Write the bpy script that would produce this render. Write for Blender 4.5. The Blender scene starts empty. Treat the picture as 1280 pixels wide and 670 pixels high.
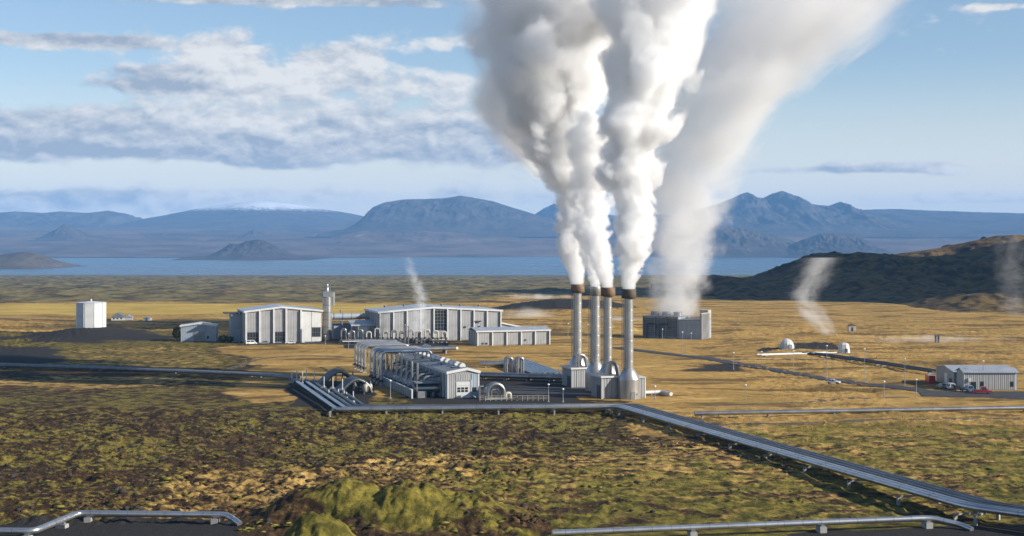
import bpy, math, random
import numpy as np
from mathutils import Vector, Matrix

random.seed(7)
C = bpy.context.scene.collection
SC = bpy.context.scene

# ---------------------------------------------------------------- camera
CAM_H = 45.0
FPX = 1800.0            # focal length in photograph pixels (1280 wide)
cam_d = bpy.data.cameras.new('camera')
cam = bpy.data.objects.new('camera', cam_d)
C.objects.link(cam)
cam.location = (0, 0, CAM_H)
cam.rotation_euler = (math.radians(90), 0, 0)
cam_d.sensor_width = 36.0
cam_d.lens = 36.0 * FPX / 1280.0
cam_d.shift_y = -35.0 / 1280.0
cam_d.clip_start = 1.0
cam_d.clip_end = 120000.0
SC.camera = cam

# ---------------------------------------------------------------- sun and sky
SUN_AZ = math.radians(108.0)      # clockwise from +Y
SUN_EL = math.radians(25.0)
sun_vec = Vector((math.sin(SUN_AZ) * math.cos(SUN_EL), math.cos(SUN_AZ) * math.cos(SUN_EL), math.sin(SUN_EL)))
sd = bpy.data.lights.new('sun', 'SUN')
sd.energy = 4.8
sd.angle = math.radians(0.5)
sd.color = (1.0, 0.93, 0.82)
sun = bpy.data.objects.new('sun', sd)
C.objects.link(sun)
sun.rotation_euler = (-sun_vec).to_track_quat('-Z', 'Y').to_euler()
sun.location = (300, -50, 200)

world = bpy.data.worlds.new('World')
SC.world = world
world.use_nodes = True


class NT:
    """small helper for building node trees"""
    def __init__(self, tree):
        self.t = tree
        self.n = tree.nodes
        self.l = tree.links

    def new(self, typ, **kw):
        n = self.n.new(typ)
        for k, v in kw.items():
            setattr(n, k, v)
        return n

    def put(self, sock, v):
        if v is None:
            return
        if hasattr(v, 'is_output') or isinstance(v, bpy.types.NodeSocket):
            self.l.new(v, sock)
        else:
            if sock.type == 'RGBA' and len(v) == 3:
                v = (*v, 1)
            sock.default_value = v

    def m(self, op, a, b=None, c=None, clamp=False):
        n = self.new('ShaderNodeMath', operation=op, use_clamp=clamp)
        for i, v in enumerate((a, b, c)):
            self.put(n.inputs[i], v)
        return n.outputs[0]

    def vm(self, op, a, b=None):
        n = self.new('ShaderNodeVectorMath', operation=op)
        self.put(n.inputs[0], a)
        if b is not None:
            self.put(n.inputs[1], b)
        return n.outputs[0]

    def mix(self, f, a, b, blend='MIX'):
        n = self.new('ShaderNodeMix', data_type='RGBA', blend_type=blend)
        self.put(n.inputs[0], f)
        self.put(n.inputs[6], a)
        self.put(n.inputs[7], b)
        return n.outputs[2]

    def noise(self, vec, scale, detail=3, rough=0.55, dist=0.0, out=0):
        n = self.new('ShaderNodeTexNoise')
        if vec is not None:
            self.put(n.inputs['Vector'], vec)
        n.inputs['Scale'].default_value = scale
        n.inputs['Detail'].default_value = detail
        n.inputs['Roughness'].default_value = rough
        n.inputs['Distortion'].default_value = dist
        return n.outputs[out]

    def ss(self, v, a, b, lo=0.0, hi=1.0):
        n = self.new('ShaderNodeMapRange', interpolation_type='SMOOTHSTEP')
        self.put(n.inputs[0], v)
        n.inputs[1].default_value = a
        n.inputs[2].default_value = b
        n.inputs[3].default_value = lo
        n.inputs[4].default_value = hi
        return n.outputs[0]

    def lin(self, v, a, b, lo=0.0, hi=1.0):
        n = self.new('ShaderNodeMapRange')
        self.put(n.inputs[0], v)
        n.inputs[1].default_value = a
        n.inputs[2].default_value = b
        n.inputs[3].default_value = lo
        n.inputs[4].default_value = hi
        return n.outputs[0]

    def comb(self, x, y, z):
        n = self.new('ShaderNodeCombineXYZ')
        for i, v in enumerate((x, y, z)):
            self.put(n.inputs[i], v)
        return n.outputs[0]

    def sep(self, v):
        n = self.new('ShaderNodeSeparateXYZ')
        self.put(n.inputs[0], v)
        return n.outputs


CLOUD_DARK = (2.9, 3.35, 4.1)
CLOUD_LIT = (6.9, 6.8, 6.6)
SKY_TINT = (1.04, 1.0, 1.02)
SKY_LOW = (7.5, 7.3, 6.7)


def build_world():
    nt = world.node_tree
    nt.nodes.clear()
    T = NT(nt)
    out = T.new('ShaderNodeOutputWorld')
    bg = T.new('ShaderNodeBackground')
    T.l.new(bg.outputs[0], out.inputs[0])
    bg.inputs[1].default_value = 0.078
    sky = T.new('ShaderNodeTexSky', sky_type='NISHITA')
    sky.sun_disc = False
    sky.sun_elevation = SUN_EL
    sky.sun_rotation = SUN_AZ
    sky.altitude = 150
    sky.air_density = 1.0
    sky.dust_density = 0.1
    sky.ozone_density = 2.5
    tc = T.new('ShaderNodeTexCoord')
    d = T.vm('NORMALIZE', tc.outputs['Generated'])
    x, y, z = T.sep(d)
    az = T.m('MULTIPLY', T.m('ARCTAN2', x, y), 57.29578)        # degrees, 0 = north (+Y)
    el = T.m('MULTIPLY', T.m('ARCSINE', z), 57.29578)

    # the banks of cloud as the photograph shows them: x, y, half width, half height (photo pixels), weight, brightness
    banks = [(330, 168, 430, 30, .26, -.05), (40, 160, 190, 30, .12, -.40), (255, 142, 120, 24, .10, .40), (520, 165, 160, 26, .10, .0),
             (250, 192, 230, 9, .13, -.35), (335, 205, 60, 9, .17, -.40), (60, 188, 110, 12, .10, -.1), (620, 180, 130, 24, .10, -.25),
             (268, 72, 52, 30, .27, .60), (350, 104, 100, 22, .22, .50), (225, 89, 75, 6, .20, -.75), (215, 107, 85, 10, .24, -.75),
             (55, 50, 110, 9, .24, -.35), (130, 52, 70, 8, .18, -.1), (380, 2, 330, 6, .26, -.35), (415, 70, 58, 13, .22, .20),
             (555, 52, 75, 13, .20, .50), (600, 108, 110, 26, .20, .35), (75, 250, 150, 14, .22, -.40), (430, 246, 300, 10, .20, .55),
             (200, 262, 160, 10, .16, .45), (1090, 210, 105, 7, .24, -.25), (1190, 215, 26, 8, .20, .45), (1205, 248, 70, 6, .17, .35),
             (1250, 9, 60, 5, .17, .30), (1010, 16, 60, 10, .14, .20), (925, 215, 90, 5, .12, .0), (1150, 245, 120, 8, .10, .3)]

    def conv(bk):
        x, y, w, h, k, b = bk
        return (math.degrees(math.atan((x - 640) / FPX)), math.degrees(math.atan((300 - y) / math.hypot(FPX, x - 640))),
                math.degrees(w / FPX), math.degrees(h / FPX), k, b)

    def field(daz, dele, bright=False):
        """cloud cover as a function of the direction in the sky"""
        a = T.m('ADD', az, daz)
        e = T.m('ADD', el, dele)
        p = T.comb(T.m('MULTIPLY', a, 0.15), T.m('MULTIPLY', e, 0.40), 0.6)
        n1 = T.noise(p, 1.0, 8, 0.57, 0.2)
        p2 = T.comb(T.m('MULTIPLY', a, 0.75), T.m('MULTIPLY', e, 1.3), 3.7)
        n2 = T.noise(p2, 1.0, 7, 0.57, 0.2)
        f = T.m('ADD', T.m('MULTIPLY', n1, 0.5), T.m('MULTIPLY', n2, 0.42))
        br = None
        noise_only = f
        if not bright:
            return f, None, f
        for bk in banks:
            ca, ce, wa, we, k, b = conv(bk)
            u = T.m('MULTIPLY', T.m('SUBTRACT', a, ca), 1 / wa)
            v = T.m('MULTIPLY', T.m('SUBTRACT', e, ce), 1 / we)
            r2 = T.m('ADD', T.m('MULTIPLY', u, u), T.m('MULTIPLY', v, v))
            gg = T.m('POWER', 2.718, T.m('MULTIPLY', r2, -0.9))
            f = T.m('MULTIPLY_ADD', gg, k, f)
            if bright:
                br = T.m('MULTIPLY', gg, b) if br is None else T.m('MULTIPLY_ADD', gg, b, br)
        return f, br, noise_only
    f0, br, na = field(0.0, 0.0, True)
    nb = field(0.22, 0.30)[2]             # a step towards the sun: right and up
    cover = T.ss(f0, 0.525, 0.66)
    cover = T.m('MULTIPLY', cover, 0.95)
    lit = T.m('ADD', T.m('MULTIPLY', T.m('SUBTRACT', na, nb), 5.0), T.m('MULTIPLY_ADD', br, 0.9, 0.52), clamp=True)
    ccol = T.mix(lit, CLOUD_DARK, CLOUD_LIT)
    hz = T.ss(el, 0.0, 7.5, 0.92, 0.0)
    skyt = T.mix(1.0, sky.outputs[0], SKY_TINT, 'MULTIPLY')
    skyc = T.mix(hz, skyt, SKY_LOW)
    final = T.mix(cover, skyc, ccol)
    T.l.new(final, bg.inputs[0])


build_world()

# ---------------------------------------------------------------- picture
SC.view_settings.view_transform = 'Standard'
SC.view_settings.look = 'None'
SC.view_settings.gamma = 1.0
SC.view_settings.exposure = 0.72
SC.render.engine = 'CYCLES'
cy = SC.cycles
cy.use_denoising = True
cy.max_bounces = 16
cy.diffuse_bounces = 3
cy.glossy_bounces = 3
cy.transmission_bounces = 3
cy.transparent_max_bounces = 12
cy.volume_bounces = 10
cy.volume_max_steps = 256
cy.use_adaptive_sampling = True
cy.adaptive_threshold = 0.010
cy.caustics_reflective = False
cy.caustics_refractive = False
cy.sample_clamp_indirect = 6.0

# ---------------------------------------------------------------- helpers
def g(px, py, z=0.0):
    """where the ground (height z) lies that the photograph shows at px, py"""
    Y = FPX * (CAM_H - z) / (py - 300.0)
    return Vector(((px - 640.0) * Y / FPX, Y, z))


def at(px, py, Y):
    return Vector(((px - 640.0) * Y / FPX, Y, CAM_H + (300.0 - py) * Y / FPX))


_rng = np.random.RandomState(5)
_perm = np.concatenate([_rng.permutation(512)] * 2)
_gr = _rng.uniform(0, 2 * np.pi, 512)
_gx, _gy = np.cos(_gr), np.sin(_gr)


def perlin2(x, y):
    xi = np.floor(x).astype(np.int64)
    yi = np.floor(y).astype(np.int64)
    xf, yf = x - xi, y - yi
    u = xf * xf * xf * (xf * (xf * 6 - 15) + 10)
    v = yf * yf * yf * (yf * (yf * 6 - 15) + 10)

    def gr(a, b, dx, dy):
        h = _perm[(_perm[a & 511] + b) & 511]
        return _gx[h] * dx + _gy[h] * dy
    n00 = gr(xi, yi, xf, yf)
    n10 = gr(xi + 1, yi, xf - 1, yf)
    n01 = gr(xi, yi + 1, xf, yf - 1)
    n11 = gr(xi + 1, yi + 1, xf - 1, yf - 1)
    return (n00 * (1 - u) + n10 * u) * (1 - v) + (n01 * (1 - u) + n11 * u) * v * 1.0


def fbm(x, y, octv=4, gain=0.5, lac=2.03, ridged=False, off=0.0):
    s = np.zeros_like(x, dtype=float)
    a, f, tot = 1.0, 1.0, 0.0
    for o in range(octv):
        n = perlin2(x * f + 17.3 * o + off, y * f - 9.1 * o + off * 1.7) * 1.5
        if ridged:
            n = 1.0 - 2.0 * np.abs(n)
        s += a * n
        tot += a
        a *= gain
        f *= lac
    return s / tot


def sstep(v, a, b):
    t = np.clip((v - a) / (b - a), 0, 1)
    return t * t * (3 - 2 * t)


def link(o, parent=None):
    C.objects.link(o)
    if parent is not None:
        o.parent = parent
    return o


def tag(o, label=None, cat=None, group=None, kind=None):
    if label:
        o['label'] = label
    if cat:
        o['category'] = cat
    if group:
        o['group'] = group
    if kind:
        o['kind'] = kind
    return o


def grid_mesh(name, X, Y, Z, mat, smooth=True, attrs=None):
    r, c = X.shape
    v = np.empty((r * c, 3), dtype=np.float32)
    v[:, 0], v[:, 1], v[:, 2] = X.ravel(), Y.ravel(), Z.ravel()
    i = (np.arange(r - 1)[:, None] * c + np.arange(c - 1)[None, :]).ravel()
    f = np.stack([i, i + 1, i + c + 1, i + c], axis=1).astype(np.int32)
    me = bpy.data.meshes.new(name)
    me.vertices.add(len(v))
    me.vertices.foreach_set('co', v.ravel())
    me.loops.add(f.size)
    me.loops.foreach_set('vertex_index', f.ravel())
    me.polygons.add(len(f))
    me.polygons.foreach_set('loop_start', np.arange(0, f.size, 4, dtype=np.int32))
    me.polygons.foreach_set('loop_total', np.full(len(f), 4, dtype=np.int32))
    me.polygons.foreach_set('use_smooth', np.full(len(f), smooth))
    me.update(calc_edges=True)
    for k, arr in (attrs or {}).items():
        at_ = me.attributes.new(k, 'FLOAT_COLOR', 'POINT')
        buf = np.ones((r * c, 4), dtype=np.float32)
        for j, ch in enumerate(arr):
            buf[:, j] = ch.ravel()
        at_.data.foreach_set('color', buf.ravel())
    me.materials.append(mat)
    return bpy.data.objects.new(name, me)


def new_mat(name):
    m = bpy.data.materials.new(name)
    m.use_nodes = True
    m.node_tree.nodes.clear()
    T = NT(m.node_tree)
    out = T.new('ShaderNodeOutputMaterial')
    return m, T, out
# ---------------------------------------------------------------- land cover materials
def bsdf(T, out, col, rough=0.9, metal=0.0, spec=0.3, normal=None):
    b = T.new('ShaderNodeBsdfPrincipled')
    T.put(b.inputs['Base Color'], col)
    T.put(b.inputs['Roughness'], rough)
    T.put(b.inputs['Metallic'], metal)
    b.inputs['Specular IOR Level'].default_value = spec
    if normal is not None:
        T.put(b.inputs['Normal'], normal)
    T.l.new(b.outputs[0], out.inputs[0])
    return b


def bump(T, h, strength, dist):
    n = T.new('ShaderNodeBump')
    n.inputs['Strength'].default_value = strength
    n.inputs['Distance'].default_value = dist
    T.put(n.inputs['Height'], h)
    return n.outputs[0]


def pos(T):
    return T.new('ShaderNodeNewGeometry').outputs['Position']


def ground_mat():
    m, T, out = new_mat('moor')
    p = pos(T)
    at_ = T.new('ShaderNodeAttribute', attribute_name='cover')
    at2 = T.new('ShaderNodeAttribute', attribute_name='cover2')
    s = T.new('ShaderNodeSeparateColor')
    T.l.new(at_.outputs['Color'], s.inputs[0])
    s2 = T.new('ShaderNodeSeparateColor')
    T.l.new(at2.outputs['Color'], s2.inputs[0])
    grass, moss, gravel = s.outputs
    lava, green, hay = s2.outputs
    n_big = T.noise(p, 0.035, 4, 0.6)
    n_mid = T.noise(T.vm('MULTIPLY', p, (0.8, 1.0, 1.0)), 0.34, 6, 0.68, 0.4)
    n_fine = T.noise(p, 1.5, 5, 0.72)
    # streaks of bent grass and dry runnels
    pst = T.vm('MULTIPLY', p, (0.30, 1.0, 1.0))
    n_str = T.noise(pst, 0.8, 5, 0.7)
    n_run = T.noise(T.vm('MULTIPLY', p, (0.22, 0.55, 1.0)), 0.11, 6, 0.66, 0.5)
    gold = T.mix(T.ss(n_mid, 0.36, 0.64), (0.275, 0.160, 0.046), (0.475, 0.310, 0.098))
    gold = T.mix(T.ss(n_big, 0.45, 0.62, 0, 0.55), gold, (0.22, 0.145, 0.038))
    gold = T.mix(T.ss(n_str, 0.5, 0.72, 0, 0.6), gold, (0.56, 0.36, 0.11))
    gold = T.mix(T.ss(n_run, 0.51, 0.60, 0, 0.85), gold, (0.105, 0.066, 0.022))
    gold = T.mix(T.ss(n_run, 0.42, 0.34, 0, 0.7), gold, (0.60, 0.42, 0.155))
    gold = T.mix(T.ss(n_fine, 0.40, 0.24, 0, 0.85), gold, (0.07, 0.044, 0.018))
    brown = T.mix(T.ss(n_mid, 0.40, 0.66), (0.026, 0.016, 0.008), (0.100, 0.057, 0.024))
    brown = T.mix(T.ss(n_fine, 0.56, 0.72, 0, 0.6), brown, (0.17, 0.105, 0.04))
    mossc = T.mix(T.ss(n_fine, 0.32, 0.66), (0.052, 0.047, 0.010), (0.245, 0.200, 0.040))
    mossc = T.mix(T.ss(n_big, 0.42, 0.62, 0, 0.5), mossc, (0.17, 0.125, 0.030))
    greenc = T.mix(T.ss(n_mid, 0.36, 0.66), (0.070, 0.068, 0.011), (0.25, 0.205, 0.038))
    greenc = T.mix(T.ss(n_fine, 0.40, 0.26, 0, 0.8), greenc, (0.028, 0.026, 0.008))
    lavn = T.noise(T.vm('MULTIPLY', p, (1.0, 0.6, 1.0)), 0.05, 6, 0.66)
    lavac = T.mix(T.ss(lavn, 0.36, 0.64), (0.045, 0.040, 0.024), (0.215, 0.180, 0.082))
    lavac = T.mix(T.ss(n_big, 0.5, 0.68, 0, 0.45), lavac, (0.19, 0.115, 0.045))
    grav = T.mix(n_fine, (0.016, 0.015, 0.015), (0.045, 0.042, 0.040))
    hayc = T.mix(T.ss(n_big, 0.35, 0.65), (0.38, 0.265, 0.060), (0.50, 0.355, 0.10))

    def soft(w, nz, k=0.55):
        """ragged border: the cover weight is broken up by the noise"""
        return T.ss(T.m('ADD', w, T.m('MULTIPLY', T.m('SUBTRACT', nz, 0.5), k)), 0.36, 0.64)
    c = brown
    c = T.mix(soft(lava, n_mid, 0.5), c, lavac)
    c = T.mix(soft(moss, n_mid, 2.4), c, mossc)
    c = T.mix(soft(grass, n_mid, 1.5), c, gold)
    c = T.mix(T.m('MULTIPLY', soft(green, T.noise(p, 0.12, 5, 0.66, 0.4), 2.6), 0.8), c, greenc)
    c = T.mix(soft(hay, n_big, 0.4), c, hayc)
    c = T.mix(soft(gravel, n_mid, 1.0), c, grav)
    c = T.mix(1.0, c, (1.0, 0.98, 0.93), 'MULTIPLY')
    h = T.m('ADD', T.m('MULTIPLY', n_fine, 0.6), T.m('MULTIPLY', n_str, 0.5))
    bsdf(T, out, c, 0.95, spec=0.12, normal=bump(T, h, 0.9, 0.55))
    return m


M = {}
M['moor'] = ground_mat()


def simple_noise_mat(name, c1, c2, scale, rough=0.9, metal=0.0, bscale=None, bdist=0.05, spec=0.3, stretch=(1, 1, 1), obj=True):
    m, T, out = new_mat(name)
    if obj:
        p = T.new('ShaderNodeTexCoord').outputs['Object']
    else:
        p = pos(T)
    if stretch != (1, 1, 1):
        p = T.vm('MULTIPLY', p, stretch)
    n = T.noise(p, scale, 5, 0.62)
    c = T.mix(T.ss(n, 0.3, 0.7), c1, c2)
    nrm = None
    if bscale:
        nrm = bump(T, T.noise(p, bscale, 4, 0.6), 0.7, bdist)
    bsdf(T, out, c, rough, metal, spec, nrm)
    return m


# ---------------------------------------------------------------- the moor: one sheet down to the lake
LAKE_Z = -60.0


def base_z(Y):
    return np.interp(Y, [0, 900, 1100, 2000, 4000, 4250, 4600], [0, 0, -1.5, -18, -55.5, -59.0, -66])


def bump2(X, Y, cx, cy, rx, ry, h, p=1.0):
    return h * np.exp(-((((X - cx) / rx) ** 2 + ((Y - cy) / ry) ** 2) ** p))


def yard_mask(X, Y):
    """1 where the ground has been levelled for the plant"""
    a = sstep(X, -215, -190) * (1 - sstep(X, 60, 85)) * sstep(Y, 372, 392) * (1 - sstep(Y, 690, 730))
    px = 640 + FPX * X / Y
    py = 300 + FPX * CAM_H / Y
    b = sstep(px, 1085, 1130) * sstep(py, 462, 470) * (1 - sstep(py, 506, 516))
    c = sstep(px, 785, 800) * (1 - sstep(px, 900, 920)) * sstep(py, 405, 412) * (1 - sstep(py, 427, 432))
    return np.maximum(np.maximum(a, b), c)


def height(X, Y):
    X = np.asarray(X, float)
    Y = np.asarray(Y, float)
    Ys = np.maximum(Y, 30)
    px = 640 + FPX * X / Ys
    py = 300 + FPX * CAM_H / Ys
    yard = yard_mask(X, Ys)
    z = base_z(Y)
    big = fbm(X / 170, Y / 170, 3) * 2.2 * sstep(Y, 200, 420) + fbm(X / 45, Y / 45, 3, off=3.0) * 0.7
    far = sstep(Y, 1000, 1250)
    z = z + big * (1 - yard) * (1 - far)
    # the lava field towards the lake: rough, with hummocks and hollows
    lav = fbm(X / 120, Y / 120, 5, 0.55, ridged=True, off=8.0) * 4.0 + fbm(X / 34, Y / 34, 3, off=2.0) * 2.2
    z = z + (lav - 1.0) * far * (1 - sstep(Y, 3300, 4200) * 0.75)
    # moss cushions and lumps of old lava in the foreground
    rough = fbm(X / 26, Y / 26, 2, off=21.0)
    hum = fbm(X / 5.5, Y / 8.5, 4, 0.6, off=5.0)
    tus = fbm(X / 1.7, Y / 2.2, 3, 0.6, off=12.0)
    left = 1 - sstep(px + 60 * fbm(X / 30, Y / 30, 2, off=4), 560, 900)
    amt = (0.35 + 0.85 * np.maximum(left, 0.25)) * (1 - sstep(Y, 700, 900)) * (1 - yard)
    z = z + amt * (np.maximum(hum, -0.3) * 1.45 * (0.65 + 0.7 * rough) + tus * 0.42)
    # fine tussocks on the grassland
    z = z + tus * 0.10 * (1 - yard) * (1 - far)
    # levelled gravel strip with the pipes along the bottom of the picture
    strip = sstep(Y, 205, 214) * (1 - sstep(Y, 226, 231)) * np.maximum(1 - sstep(px, 300, 360), sstep(px, 700, 780))
    z = z * (1 - 0.9 * strip)
    # mounds in the foreground
    lump = fbm(X / 6.0, Y / 6.0, 4, 0.6, off=31.0)
    lump2 = fbm(X / 1.6, Y / 1.6, 3, 0.6, off=33.0)
    mound = (bump2(X, Y, -30.5, 236, 7.0, 9, 4.2, 1.5) + bump2(X, Y, -21.0, 235, 8.0, 10, 3.5, 1.6)
             + bump2(X, Y, -11.0, 234, 8.5, 9, 3.2, 1.6) + bump2(X, Y, -38, 232, 4.0, 8, 1.5, 1.0) + bump2(X, Y, -2, 232, 7.0, 8, 1.3, 1.3)
             + bump2(X, Y, -27.6, 205, 5.5, 6.5, 5.9, 1.3) + bump2(X, Y, 6, 214, 9.0, 4, 0.7))
    z = z + mound * (1 + 0.12 * lump + 0.07 * lump2)
    # the silo stands on a low mound of gravel
    z = z + bump2(X, Y, -203, 694, 21, 24, 3.0, 1.6)
    # gravel heap beyond the stacks
    z = z + bump2(X, Y, 32, 905, 46, 36, 7.5, 1.6) * (1 + 0.2 * lump)
    # spoil bank right of the loops, low banks along the dirt roads
    z = z + bump2(X, Y, 140, 610, 40, 8, 1.0)
    return z


def make_moor():
    pys = np.arange(900, 345, -0.85)
    Yr = np.concatenate([[-60, -10, 20, 50, 80, 110, 128], FPX * CAM_H / (pys - 300.0),
                         np.geomspace(1815, 4600, 130)])
    k = np.arange(-0.40, 0.4001, 1.9 / 1800)
    side = np.linspace(0.42, 1.5, 45)
    k = np.concatenate([-side[::-1], k, side])
    Yg, K = np.meshgrid(Yr, k, indexing='ij')
    X = K * np.maximum(Yg, 260)
    Z = height(X, Yg)
    Ys = np.maximum(Yg, 30)
    px = 640 + FPX * X / Ys
    py = 300 + FPX * CAM_H / Ys
    w1 = fbm(X / 40, Yg / 40, 3, off=41.0)
    w2 = fbm(X / 130, Yg / 130, 3, off=42.0)
    wy = py + 9 * w1 * np.clip((py - 340) / 100, 0.1, 1.5)
    wx = px + 70 * w1 + 40 * w2
    farw = py + 3.0 * fbm(X / 200, Yg / 200, 3, off=43.0)

    def band(v, a, b, s):
        return sstep(v, a - s, a + s) * (1 - sstep(v, b - s, b + s))
    # golden grass
    G = band(farw, 377, 414, 1.5)
    G = np.maximum(G, band(wy, 412, 545, 4) * sstep(wx, 770, 810))
    G = np.maximum(G, band(wy, 428, 500, 3) * sstep(wx, 270, 330))
    G = np.maximum(G, 0.56 * band(wy, 470, 488, 4) * (1 - sstep(wx, 200, 330)))
    G = np.maximum(G, band(wy, 412, 432, 3) * sstep(wx, 560, 640))
    G = np.maximum(G, (0.52 - 0.0016 * (wy - 540)) * sstep(wy, 535, 550) * sstep(wx, 700, 860))
    G = np.maximum(G, 0.50 * band(wy + 0.05 * (px - 400), 575, 648, 10) * sstep(wx, 120, 240))
    G = np.maximum(G, 0.75 * band(farw, 366, 379, 2.5) * sstep(wx, 560, 660))
    G = np.maximum(G, 0.42 * band(wy, 433, 462, 3) * (1 - sstep(wx, 250, 330)))
    # moss over old lava
    Mo = 0.56 * band(wy, 414, 462, 3) * (1 - sstep(wx, 270, 330))
    Mo = np.maximum(Mo, (0.43 + 0.35 * fbm(X / 24, Yg / 34, 3, off=71)) * band(wy, 468, 590, 5) * (1 - sstep(wx, 820, 930)))
    Mo = np.maximum(Mo, 0.40 * sstep(wy, 590, 600) * (1 - sstep(wx, 240, 360)))
    # fresh green
    Gr = 0.60 * sstep(wy, 545, 600) * sstep(wx, 460, 640)
    Gr = np.maximum(Gr, 0.58 * band(wy, 530, 650, 8) * sstep(wx, 880, 960))
    mound = np.clip((bump2(X, Yg, -18, 235, 24, 14, 1, 1.6) + bump2(X, Yg, -27.6, 205, 6, 7.5, 1.6, 1.3)
                     + bump2(X, Yg, 4, 215, 12, 4.5, 1.0, 1.3)), 0, 1)
    Gr = np.maximum(Gr * (1 - mound), mound * (0.80 + 0.5 * fbm(X / 4, Yg / 4, 3, off=51)))
    Gr = np.maximum(Gr, sstep(bump2(X, Yg, -27.6, 205, 6, 7.5, 1.0, 1.3), 0.3, 0.8) * 0.9)
    G = G * (1 - mound)
    Mo = np.maximum(Mo * (1 - mound), mound * (0.44 + 0.25 * fbm(X / 6, Yg / 6, 3, off=52)))
    # dark gravel: yard, verge, strip under the foreground pipes, heap, silo mound
    K_ = np.zeros_like(X)
    K_ = np.maximum(K_, band(wy, 650.0, 900, 1.5) * (1 - sstep(px, 285, 310)))
    K_ = np.maximum(K_, sstep(py - (667 - 0.045 * (px - 980)) + 2 * w1, -2, 2) * sstep(px, 960, 1010))
    K_ = np.maximum(K_, band(py + 2 * w1, 473, 505.5, 2) * band(px - (py - 473) * 0.9, 488, 700, 8) * 0.9)
    K_ = np.maximum(K_, band(py + 12 * w1, 478, 511, 4) * band(px + 30 * w1, 366, 468, 12))
    K_ = np.maximum(K_, band(py + 1.5 * w1, 426, 436, 1.5) * band(px, 430, 560, 6))
    K_ = np.maximum(K_, bump2(X, Yg, -203, 692, 27, 34, 1.3, 2))
    K_ = np.maximum(K_, bump2(X, Yg, 32, 905, 50, 38, 1, 2.5))
    K_ = np.maximum(K_, 0.62 * band(wy, 417, 427, 2) * (1 - sstep(wx, 205, 235)))
    K_ = np.maximum(K_, band(py + 14 * w1, 434.5, 451, 5) * (1 - sstep(px + 1.5 * (py - 440) + 70 * w1, 50, 110)))
    K_ = np.maximum(K_, 0.80 * band(py + 8 * w1, 433.5, 438.5, 2) * band(px + 40 * w1, 930, 1055, 16))
    K_ = np.maximum(K_, 0.62 * band(py + 12 * w1, 454, 464, 4) * band(px + 60 * w1, 830, 945, 25))
    La = sstep(Yg + 60 * w2, 1020, 1090)
    G = G * (1 - K_)
    Hay = band(py + 1.0 * w2, 378.5, 393, 1.0) * (1 - sstep(px + 20 * w1, 470, 500)) * 1.0
    o = grid_mesh('ground', X, Yg, Z, M['moor'], True,
                  {'cover': (G, Mo, K_), 'cover2': (La, Gr, Hay)})
    link(o)
    tag(o, 'rolling moor of golden grass, moss and old lava around the plant', None, None, 'structure')
    return o


make_moor()


def ht(x, y):
    return float(height(np.array([float(x)]), np.array([float(y)]))[0])


# ---------------------------------------------------------------- lake
def make_lake():
    m, T, out = new_mat('lake_water')
    p = pos(T)
    n = T.noise(T.vm('MULTIPLY', p, (0.18, 1, 1)), 0.006, 5, 0.65)
    n2 = T.noise(T.vm('MULTIPLY', p, (0.3, 1, 1)), 0.08, 3, 0.6)
    c = T.mix(T.ss(n, 0.35, 0.65), (0.035, 0.070, 0.112), (0.070, 0.115, 0.155))
    b = bsdf(T, out, c, T.ss(n, 0.3, 0.7, 0.22, 0.34), spec=0.5, normal=bump(T, n2, 0.5, 6.0))
    X, Yg = np.meshgrid(np.linspace(-6500, 6500, 30), np.linspace(3500, 9600, 30))
    o = grid_mesh('lake', X, Yg, np.full_like(X, LAKE_Z), m)
    link(o)
    tag(o, 'wide blue lake stretching across beyond the lava field', None, None, 'structure')


make_lake()


# ---------------------------------------------------------------- far land and mountains
def rock_mat(name, low, high, snow_z=None, snow_amt=0.0, veg=None, scale=0.004):
    m, T, out = new_mat(name)
    geo = T.new('ShaderNodeNewGeometry')
    p = geo.outputs['Position']
    n = T.noise(p, scale, 6, 0.62)
    n2 = T.noise(p, scale * 5, 5, 0.65)
    nz = T.sep(geo.outputs['Normal'])[2]
    c = T.mix(T.ss(n, 0.35, 0.65), low, high)
    c = T.mix(T.ss(n2, 0.5, 0.75, 0, 0.5), c, tuple(min(1, v * 1.7) for v in high))
    if veg:
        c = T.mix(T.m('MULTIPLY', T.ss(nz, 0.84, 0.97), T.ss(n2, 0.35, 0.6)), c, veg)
    if snow_z is not None:
        z = T.sep(p)[2]
        zz = T.m('ADD', z, T.m('MULTIPLY', T.m('SUBTRACT', n2, 0.5), 160.0))
        c = T.mix(T.m('MULTIPLY', T.ss(zz, snow_z, snow_z + 70), snow_amt), c, (0.72, 0.74, 0.78))
    bsdf(T, out, c, 0.95, spec=0.1, normal=bump(T, n2, 0.8, 1.0 / scale * 0.03))
    return m


M['far_rock'] = rock_mat('far_rock', (0.038, 0.035, 0.034), (0.075, 0.062, 0.054))
M['far_snow'] = rock_mat('far_snow', (0.045, 0.042, 0.042), (0.08, 0.07, 0.064), 350, 0.9)
M['far_plain'] = rock_mat('far_plain', (0.060, 0.046, 0.040), (0.150, 0.105, 0.080), scale=0.0022)
M['near_hill'] = rock_mat('near_hill', (0.012, 0.010, 0.007), (0.040, 0.030, 0.018), veg=(0.16, 0.105, 0.036), scale=0.02)  # grass on the flatter tops, its colour lightened to read as sunlit
M['island'] = rock_mat('island', (0.060, 0.050, 0.042), (0.100, 0.080, 0.058), scale=0.01)


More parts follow.
